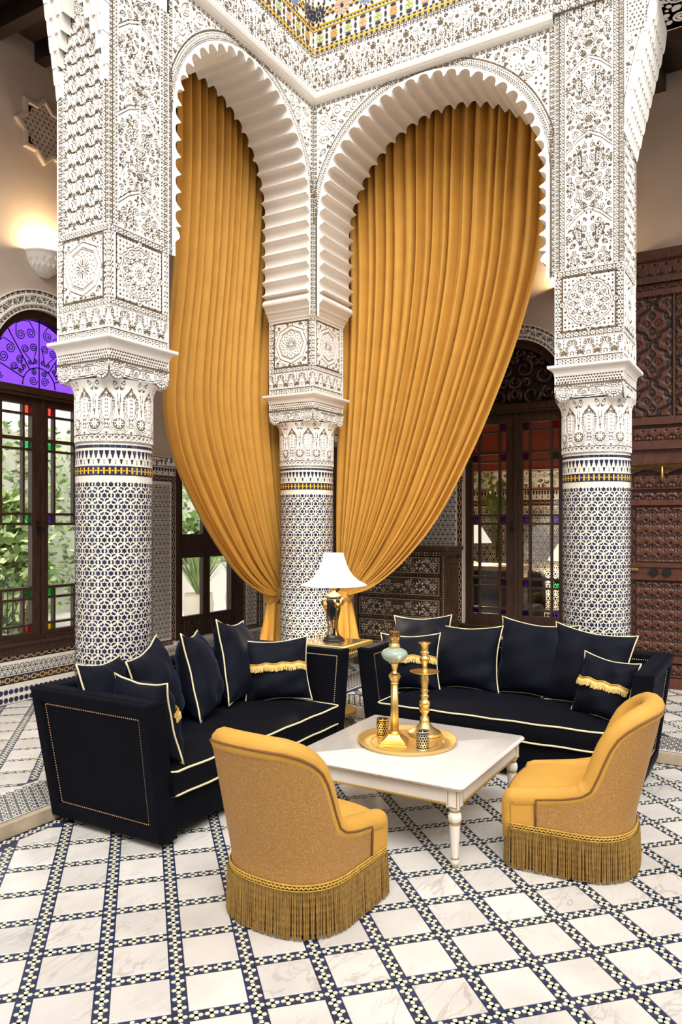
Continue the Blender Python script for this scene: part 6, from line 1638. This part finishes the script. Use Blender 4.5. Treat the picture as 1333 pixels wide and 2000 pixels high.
m = MB(); m.lathe([(.17, .085), (.185, .09), (.185, .11), (.17, .115)], 32, cap=True); m.build('lower_shelf', GPL, t)
t = thing('table_lamp', 'white bell-shade table lamp with black and gilt urn base, standing on the side table', 'lamp', (sx_+.02, sy_+.01, ZS2+.002))
m = MB(); q = [(.088, 0), (.088, .012), (.078, .016), (.074, .030), (.060, .034), (.056, .040)]; m.lathe(q, 6); m.build('hexagonal_plinth', BLK, t)
m = MB(); m.lathe([(.020, .14), (.034, .165), (.050, .22), (.058, .28), (.060, .325), (.056, .345)], 28); m.build('urn', BLK, t, smooth=True)
m = MB(); m.lathe([(.004, .095), (.012, .11), (.020, .14), (.036, .168), (.030, .172)], 20); m.build('gilt_cup', BRD, t, smooth=True, angle=40)
m = MB(); m.lathe([(.056, .345), (.062, .350), (.060, .362), (.044, .372), (.040, .380), (.022, .386), (.018, .400), (.024, .41), (.024, .43), (.008, .432), (.008, .47)], 28); m.build('gilt_neck', BRD, t, smooth=True, angle=40)
for k in range(3):
    a = -2.2+k*2*pi/3; c_, s_ = cos(a), sin(a); m = MB()
    m.tube([(.064*c_, .064*s_, .30), (.060*c_, .060*s_, .24), (.050*c_, .050*s_, .17), (.040*c_, .040*s_, .10), (.050*c_, .050*s_, .055), (.060*c_, .060*s_, .040)], [.011, .010, .008, .007, .010, .014], 8); m.build('gilt_leg', BRD, t, smooth=True)
    m = MB(); th_ = np.linspace(0, 1, 16); nx_, ny_ = -s_, c_
    for sg in (1, -1): m.tube([(.075*c_+(.030*(1-.7*u)*sin(5.2*u))*c_*.6+nx_*sg*(.010+.018*(1-u)), .075*s_+(.030*(1-.7*u)*sin(5.2*u))*s_*.6+ny_*sg*(.010+.018*(1-u)), .300+.030*(1-.6*u)*cos(5.2*u)) for u in th_], [.010*(1-.6*u)+.002 for u in th_], 7)
    m.lathe([(0, -.035), (.012, -.028), (.018, 0), (.014, .02), (0, .028)], 10, (.074*c_, .074*s_, .285)); m.build('ram_mask', BRD, t, smooth=True)
m = MB(); pr = [(.262, .447), (.250, .455), (.205, .478), (.160, .515), (.125, .565), (.098, .625), (.082, .680), (.078, .700)]
m.lathe(pr+[(r-.003, z) for r, z in pr[::-1]], 40, cap=False, fl=lambda a, z: 1+.012*cos(8*a)); s = m.build('lamp_shade', SHD, t, smooth=True)
m = MB()
for r, z in ((.263, .447), (.079, .700)): m.tube([(r*cos(a), r*sin(a), z) for a in np.linspace(0, 2*pi, 40, endpoint=False)], .004, 5, closed=True)
for k in range(8): m.tube([((r+.002)*(1.012)*cos(k*pi/4), (r+.002)*1.012*sin(k*pi/4), z) for r, z in pr], .0016, 4)
m.build('shade_binding', PLA, s)
ld = bpy.data.lights.new('table_lamp_bulb', 'POINT'); ld.energy = 16; ld.color = (1, .82, .58); ld.shadow_soft_size = .04; lo = bpy.data.objects.new('bulb_light', ld); C.objects.link(lo); lo.parent = t; lo.location = (0, 0, .55)

# ------------------------------------------------------------------ inlaid chest of drawers (front faces -X)
t = thing('chest_of_drawers', 'dark walnut chest of drawers with bone floral inlay, behind the right sofa', 'chest', (7.20, 3.52, ZP))
W = .53; Dp = .42; Hc = 1.29
m = MB(); m.box2((.02, -W+.03, .05), (Dp-.01, W-.03, Hc-.05)); m.box2((-.01, -W-.01, 0), (Dp, W+.01, .07)); body = m.build('body', CHW, t)
m = rbox((-.035, -W-.035, Hc-.045), (Dp, W+.035, Hc), .012); m.box2((-.015, -W-.015, Hc-.09), (Dp, W+.015, Hc-.045)); m.build('top', CHW, t)
for s in (-1, 1): m = MB(); m.box2((-.005, s*(W-.045), .07), (.03, s*(W+.005), Hc-.09)); m.build('corner_post', CHW, t)
def inl(m, y, z, kind, r=.02, x=-.014, an=0.):
    O = (x, y, z)
    if kind == 'petal':
        c_, s_ = cos(an), sin(an); m.prism([(a*c_-b*s_, a*s_+b*c_) for a, b in ((-r, 0), (0, -r*.42), (r, 0), (0, r*.42))], O, NY, Z_, NX, .001, side=False)
    if kind == 'flower':
        for k in range(8): inl(m, y-r*cos(k*pi/4), z+r*sin(k*pi/4), 'petal', r*.48, x, k*pi/4)
        inl(m, y, z, 'petal', r*.4, x, .8); inl(m, y, z, 'petal', r*.4, x, 2.3)
    if kind == 'sq': m.prism([(-r, -r*.7), (r, -r*.7), (r, r*.7), (-r, r*.7)], O, NY, Z_, NX, .001, side=False)
zd = [(.085, .285), (.315, .515), (.545, .745), (.775, .975), (1.005, 1.185)]
for k, (z0, z1) in enumerate(zd):
    
    m = rbox((-.012, -W+.055, z0), (.03, W-.055, z1), .004, 1); d = m.build('drawer', CHW, t); m = MB(); zc_ = (z0+z1)/2; h = z1-z0; rd = random.Random(5); w2 = W-.055
    for s in (-1, 1):
        for (e, l) in ((s*(w2-.012), h), ): m.prism([(-.0015, -h/2+.012), (.0015, -h/2+.012), (.0015, h/2-.012), (-.0015, h/2-.012)], (-.0125, e, zc_), NY, Z_, NX, .001, side=False)
        m.prism([(-w2+.012, -.0015), (w2-.012, -.0015), (w2-.012, .0015), (-w2+.012, .0015)], (-.0125, 0, zc_+s*(h/2-.012)), NY, Z_, NX, .001, side=False)
        inl(m, s*.40, zc_, 'flower', .030); inl(m, s*.25, zc_, 'flower', .042); inl(m, s*.12, zc_+.03, 'flower', .026); inl(m, s*.08, zc_-.035, 'flower', .018); inl(m, s*.33, zc_+.05, 'flower', .020); inl(m, s*.33, zc_-.05, 'flower', .018); inl(m, s*.17, zc_-.05, 'flower', .020)
    for q in range(90):
        y = rd.uniform(.03, w2-.03); z = rd.uniform(-h/2+.025, h/2-.025); an = rd.uniform(0, 3.1)
        for s in (-1, 1): inl(m, s*y, zc_+z, 'petal', rd.uniform(.006, .011), -.0135, an*s)
    for a in range(3):
        for b in range(3): inl(m, (a-1)*.017+(b-1)*.0, zc_+.0+(b-1)*.017, 'petal', .010, -.014, pi/4 if (a+b) % 2 else 0)
    m.build('bone_inlay', INL, d, kind='stuff')
    for s in (-1, 1): m = MB(); m.lathe([(.0, .032), (.012, .030), (.017, .022), (.014, .012), (.008, .006), (.016, 0)], 14); o = m.build('knob', BLK, d, smooth=True); o.location = (-.012, s*.25, zc_); o.rotation_euler = (0, -pi/2, 0)
m = MB()
for z in [q[1]+.015 for q in zd]+[.045, Hc-.065]:
    for k in range(30): inl(m, -W+.06+(2*W-.12)*k/29, z, 'sq' if k % 3 else 'petal', .006, (.0195 if .07 < z < 1.2 else -.0155))
for k in range(46):
    for s in (-1, 1): inl(m, s*(W-.02), .08+1.1*k/45, 'petal', .008, -.0056, pi/2 if k % 2 else 0)
m.build('bone_inlay', INL, body, kind='stuff')
m = MB()
for z0, z1 in ((.10, .46), (.54, 1.10)):
    A = []
    for e, y in ((0, -W+.03), (.0, -W+.005), (.02, -W), (.05, -W+.01)): A.append([(.06+e, y, z0+e), (Dp-.05-e, y, z0+e), (Dp-.05-e, y, z1-e), (.06+e, y, z1-e)])
    m.grid(A, wrapu=True); n = len(m.v); m.f.append((n-4, n-3, n-2, n-1)); m.m.append(0)
m.build('side_panel', CHW, t)

# ------------------------------------------------------------------ the room seen through window_2
w = wall('wall_beyond', (11.2, 5.5, 0), NY, NX, 5.5, 4.2, [], RED, .1)
for nm, a, b in (('wall_beyond_garden', (XG+.1, 5.5, 0), (11.4, 5.68, 6.2)), ('wall_beyond_end', (XG+.1, -.2, 0), (11.4, 0, 4.3))):
    m = MB(); m.box2(a, b); o = m.build(nm, BEI); o['kind'] = 'structure'
m = MB(); m.box2((XG+.25, -.2, -.2), (11.4, 5.6, ZP)); o = m.build('floor_beyond', mat('grey_polished_floor', (.34, .34, .35), .15)); o['kind'] = 'structure'
m = MB(); m.box2((XG+.25, -.2, 4.2), (11.4, 5.6, 4.4)); o = m.build('ceiling_beyond', BEI); o['kind'] = 'structure'
dado_bands(w, 4.6, (11.2, 5.45, 0), NY, NX, ZP, [(0, .2, 'fish'), (1.88, 2.02, 'merlon'), (1.80, 1.87, 'chain')])
m = MB(); m.prism([(0, 0), (4.6, 0), (4.6, 1.58), (0, 1.58)], (11.2, 5.45, ZP+.21), NY, Z_, NX, .004, 1); zellige(m, 4.6, 1.57, .105, plane_place((11.195, 5.45, ZP+.215), NY, Z_, NX), (0, 0), False, .0008); m.build('tile_panel', [NAV, WHG], w, kind='stuff')
stucco(w, (11.2, 5.45, 2.12), NY, NX, 4.6, .28, 11)
t = thing('counter', 'dark bar counter with pale marble top seen through the dark window', 'counter', (9.55, 3.55, ZP))
m = MB(); m.box2((-.3, -.62, 0), (.3, 1.0, .93)); m.build('front', NAV, t); m = rbox((-.38, -.70, .93), (.38, 1.1, .99), .012); m.build('marble_top', MARP, t)
t = thing('vase', 'clear glass vase of green stems on the bar counter', 'vase', (9.45, 3.22, ZP+.99)); m = MB(); m.lathe([(.07, 0), (.09, .02), (.05, .10), (.06, .30), (.12, .46), (.115, .46), (.055, .30), (.045, .1)], 20); m.build('glass_body', CLR, t, smooth=True)
m = MB(); rd = random.Random(2)
for k in range(90):
    a = rd.uniform(0, 6.28); l = rd.uniform(.2, .75); e = rd.uniform(.1, .42); p = (e*cos(a)*l, e*sin(a)*l, .42+l); q = rd.uniform(0, 3); c_, s_ = cos(q)*.05, sin(q)*.05
    m.add([p, (p[0]+c_, p[1]+s_, p[2]+.02), (p[0]+1.6*c_, p[1]+1.6*s_, p[2]-.03), (p[0]+c_*.7, p[1]+s_*.5, p[2]-.05)], [(0, 1, 2, 3)])
    if k % 4 == 0: m.tube([(0, 0, .05), (p[0]*.3, p[1]*.3, .45), p], .004, 4)
m.build('foliage', LEAF, t, kind='stuff')
def small_lamp(label, x, y, z, r):
    t = thing('shaded_lamp', label, 'lamp', (x, y, z)); m = MB(); m.lathe([(.08, 0), (.08, .02), (.02, .04), (.03, .14), (.015, .26), (.015, .32)], 16); m.build('base', BRS, t, smooth=True, angle=40)
    m = MB(); m.lathe([(r, .28), (r*.4, .28+r*.95)], 24, cap=False); m.build('lamp_shade', SHD, t, smooth=True)
    ld = bpy.data.lights.new('lamp_bulb', 'POINT'); ld.energy = 30; ld.color = (1, .8, .55); ld.shadow_soft_size = .05; lo = bpy.data.objects.new('bulb_light', ld); C.objects.link(lo); lo.parent = t; lo.location = (0, 0, .40)
small_lamp('glowing white-shaded lamp on the bar counter beside the glass vase', 9.62, 3.62, ZP+.99, .27)
t = thing('pedestal', 'slim dark pedestal carrying a lamp at the tiled wall beyond the window', 'pedestal', (10.7, 2.62, ZP)); m = MB(); m.lathe([(.14, 0), (.14, .04), (.05, .08), (.05, .66), (.18, .70), (.18, .73)], 20); m.build('stem', WOOD, t, smooth=True, angle=40)
small_lamp('white-shaded lamp on the slim pedestal beyond the window', 10.7, 2.62, ZP+.73, .27)
t = thing('lounge_chair', 'dark velvet lounge chair at the tiled wall beyond the window', 'chair', (10.3, 3.25, ZP), R(-100))
m = rbox((-.32, -.32, .15), (.32, .3, .42), .05); m.build('seat', VEL, t, smooth=True); m = rbox((-.32, .2, .3), (.32, .36, .85), .06); m.build('backrest', VEL, t, smooth=True)
for a in (-.26, .26):
    for b in (-.26, .28): m = MB(); m.lathe([(.015, 0), (.025, .16)], 8, (a, b, 0)); m.build('leg', BLK, t)

# ------------------------------------------------------------------ garden beyond the left windows
m = MB(); m.box2((-8, YG+.22, -.4), (16, 22, .0)); o = m.build('ground_terrace', mat('sunlit_paving', (.80, .76, .70), .7, noise=(2, .1))); o['kind'] = 'structure'
def leaves(m, rd, n, gen, s0, s1):
    for _ in range(n):
        p, nrm = gen(); a = rd.uniform(0, 6.28); s = rd.uniform(s0, s1); u = Vector((rd.gauss(0, 1), rd.gauss(0, 1), rd.gauss(0, .6))).normalized(); v = u.cross(Vector((rd.gauss(0, 1), rd.gauss(0, 1), rd.gauss(0, 1)))).normalized()
        p = Vector(p); m.add([p, p+u*s*.5+v*s*.28, p+u*s, p+u*s*.5-v*s*.28], [(0, 1, 2, 3)], rd.randrange(3))
LM = [LEAF, mat('pale_leaf', (.62, .74, .40), .5), mat('dark_leaf', (.16, .27, .09), .5)]
iv = thing('ivy_wall', 'leafy green ivy covering the garden wall beyond the purple fanlight window', 'ivy', (7.5, 11.2, 0)); rd = random.Random(7)
m = MB(); m.box2((-5, .1, 0), (6, .4, 3.2)); m.build('garden_wall', mat('garden_wall_render', (.85, .84, .80), .9), iv)
m = MB(); leaves(m, rd, 6000, lambda: ((rd.uniform(-5, 6), rd.uniform(-.35, .1), 3.3*rd.random()**.9), None), .08, .2); m.build('ivy', LM, iv, kind='stuff')
def shrub(name, label, cat, loc, h, r, n, sd_, ls=.16):
    t = thing(name, label, cat, loc); rd = random.Random(sd_); m = MB()
    def gen():
        z = h*rd.random()**.8; q = r*sin(pi*min(.98, (z/h*.85+.12)))*sqrt(rd.random()); a = rd.uniform(0, 6.28); return (q*cos(a), q*sin(a), z), None
    leaves(m, rd, n, gen, ls*.6, ls*1.4); m.build('foliage', LM, t, kind='stuff'); m = MB()
    for k in range(5): m.tube([(0, 0, 0), (.1*r*cos(k*1.3), .1*r*sin(k*1.3), h*.4), (.5*r*cos(k*1.3), .5*r*sin(k*1.3), h*.8)], [.02, .014, .006], 5)
    m.build('stem', mat('bark', (.16, .10, .06), .9), t); return t
shrub('garden_shrub', 'broad bright green shrub seen through the near garden window', 'shrub', (5.6, 9.9, 0), 1.4, .62, 1500, 1, .2)
shrub('garden_shrub', 'tall loose shrub against the ivy, right of the window handle', 'shrub', (7.15, 9.9, 0), 2.0, .55, 1500, 2, .2)
shrub('garden_shrub', 'low leafy shrub at the foot of the ivy wall', 'shrub', (4.0, 9.9, 0), 1.0, .6, 1000, 3, .2)
for k, (x, y, h, lb) in enumerate(((9.3, 8.1, .62, 'potted grass plant seen through the left pane of the garden door'), (10.6, 8.3, .5, 'potted grass plant in a round pot seen through the right pane of the garden door'))):
    t = thing('potted_plant', lb, 'plant', (x, y, 0)); m = MB(); m.lathe([(.16, 0), (.22, .05), (.25, .3), (.22, .46), (.24, .48), (.21, .48), (.2, .42)], 24); m.build('pot', mat('pale_pot', (.78, .70, .60), .8), t, smooth=True, angle=40)
    m = MB(); rd = random.Random(k)
    for _ in range(160):
        a = rd.uniform(0, 6.28); l = rd.uniform(.5, 1.2); e = rd.uniform(.1, .6); q = [(e*l*u*cos(a), e*l*u*sin(a), .42+l*(u-.55*e*u*u)) for u in (0, .35, .7, 1.)]; c_, s_ = -sin(a)*.014, cos(a)*.014
        m.grid([[(p[0]-c_*w_, p[1]-s_*w_, p[2]), (p[0]+c_*w_, p[1]+s_*w_, p[2])] for p, w_ in zip(q, (1, 1, .7, .1))])
    m.build('foliage', LEAF, t, kind='stuff')
t = thing('planter_wall', 'low white planter wall with tiled end beyond the garden door', 'planter', (10.4, 9.3, 0)); m = MB(); m.box2((-1.6, 0, 0), (1.6, .5, .85)); m.build('wall_block', PLS, t)
m = MB(); zellige(m, .5, .8, .09, plane_place((-1.601, .5, .03), NY, Z_, NX), (0, 0), False, .002); zellige(m, .42, .8, .09, plane_place((-1.6, -.001, .03), X_, Z_, NY), (0, 0), False, .002); m.build('tile_panel', NAV, t, kind='stuff')
m = MB(); rd = random.Random(9); leaves(m, rd, 1600, lambda: ((rd.uniform(-1.6, 1.6), rd.uniform(0, .5), .85+.9*rd.random()), None), .1, .26); m.build('foliage', LM, t, kind='stuff')
t = thing('garden_table', 'round dark garden table outside the purple fanlight window', 'table', (5.0, 8.6, 0)); m = MB(); m.lathe([(0, .70), (.42, .70), (.44, .72), (.42, .74), (0, .74)], 32); m.build('top', IRON, t); m = MB(); m.lathe([(.22, 0), (.2, .03), (.03, .06), (.03, .70)], 16); m.build('pedestal', IRON, t)
t = thing('garden_chair', 'thin wire garden chair outside the purple fanlight window', 'chair', (5.55, 8.0, 0), .6)
m = MB(); m.tube([(.2*cos(a), .2*sin(a), .45) for a in np.linspace(0, 2*pi, 20, endpoint=False)], .012, 6, closed=True)
for k in range(-3, 4): m.tube([(-.2*cos(k*.2), .05*k, .45), (.2*cos(k*.2), .05*k, .45)], .006, 5)
m.build('seat', IRON, t)
for a in (.8, 2.3, 4.0, 5.4): m = MB(); m.tube([(.18*cos(a), .18*sin(a), .45), (.24*cos(a), .24*sin(a), 0)], .010, 6); m.build('leg', IRON, t)
m = MB(); m.tube([(.2, -.18, .45), (.26, -.17, .8), (.28, 0, .92), (.26, .17, .8), (.2, .18, .45)], .010, 6)
for k in range(-2, 3): m.tube([(.2, .06*k, .45), (.275, .05*k, .88)], .006, 5)
m.build('backrest', IRON, t)
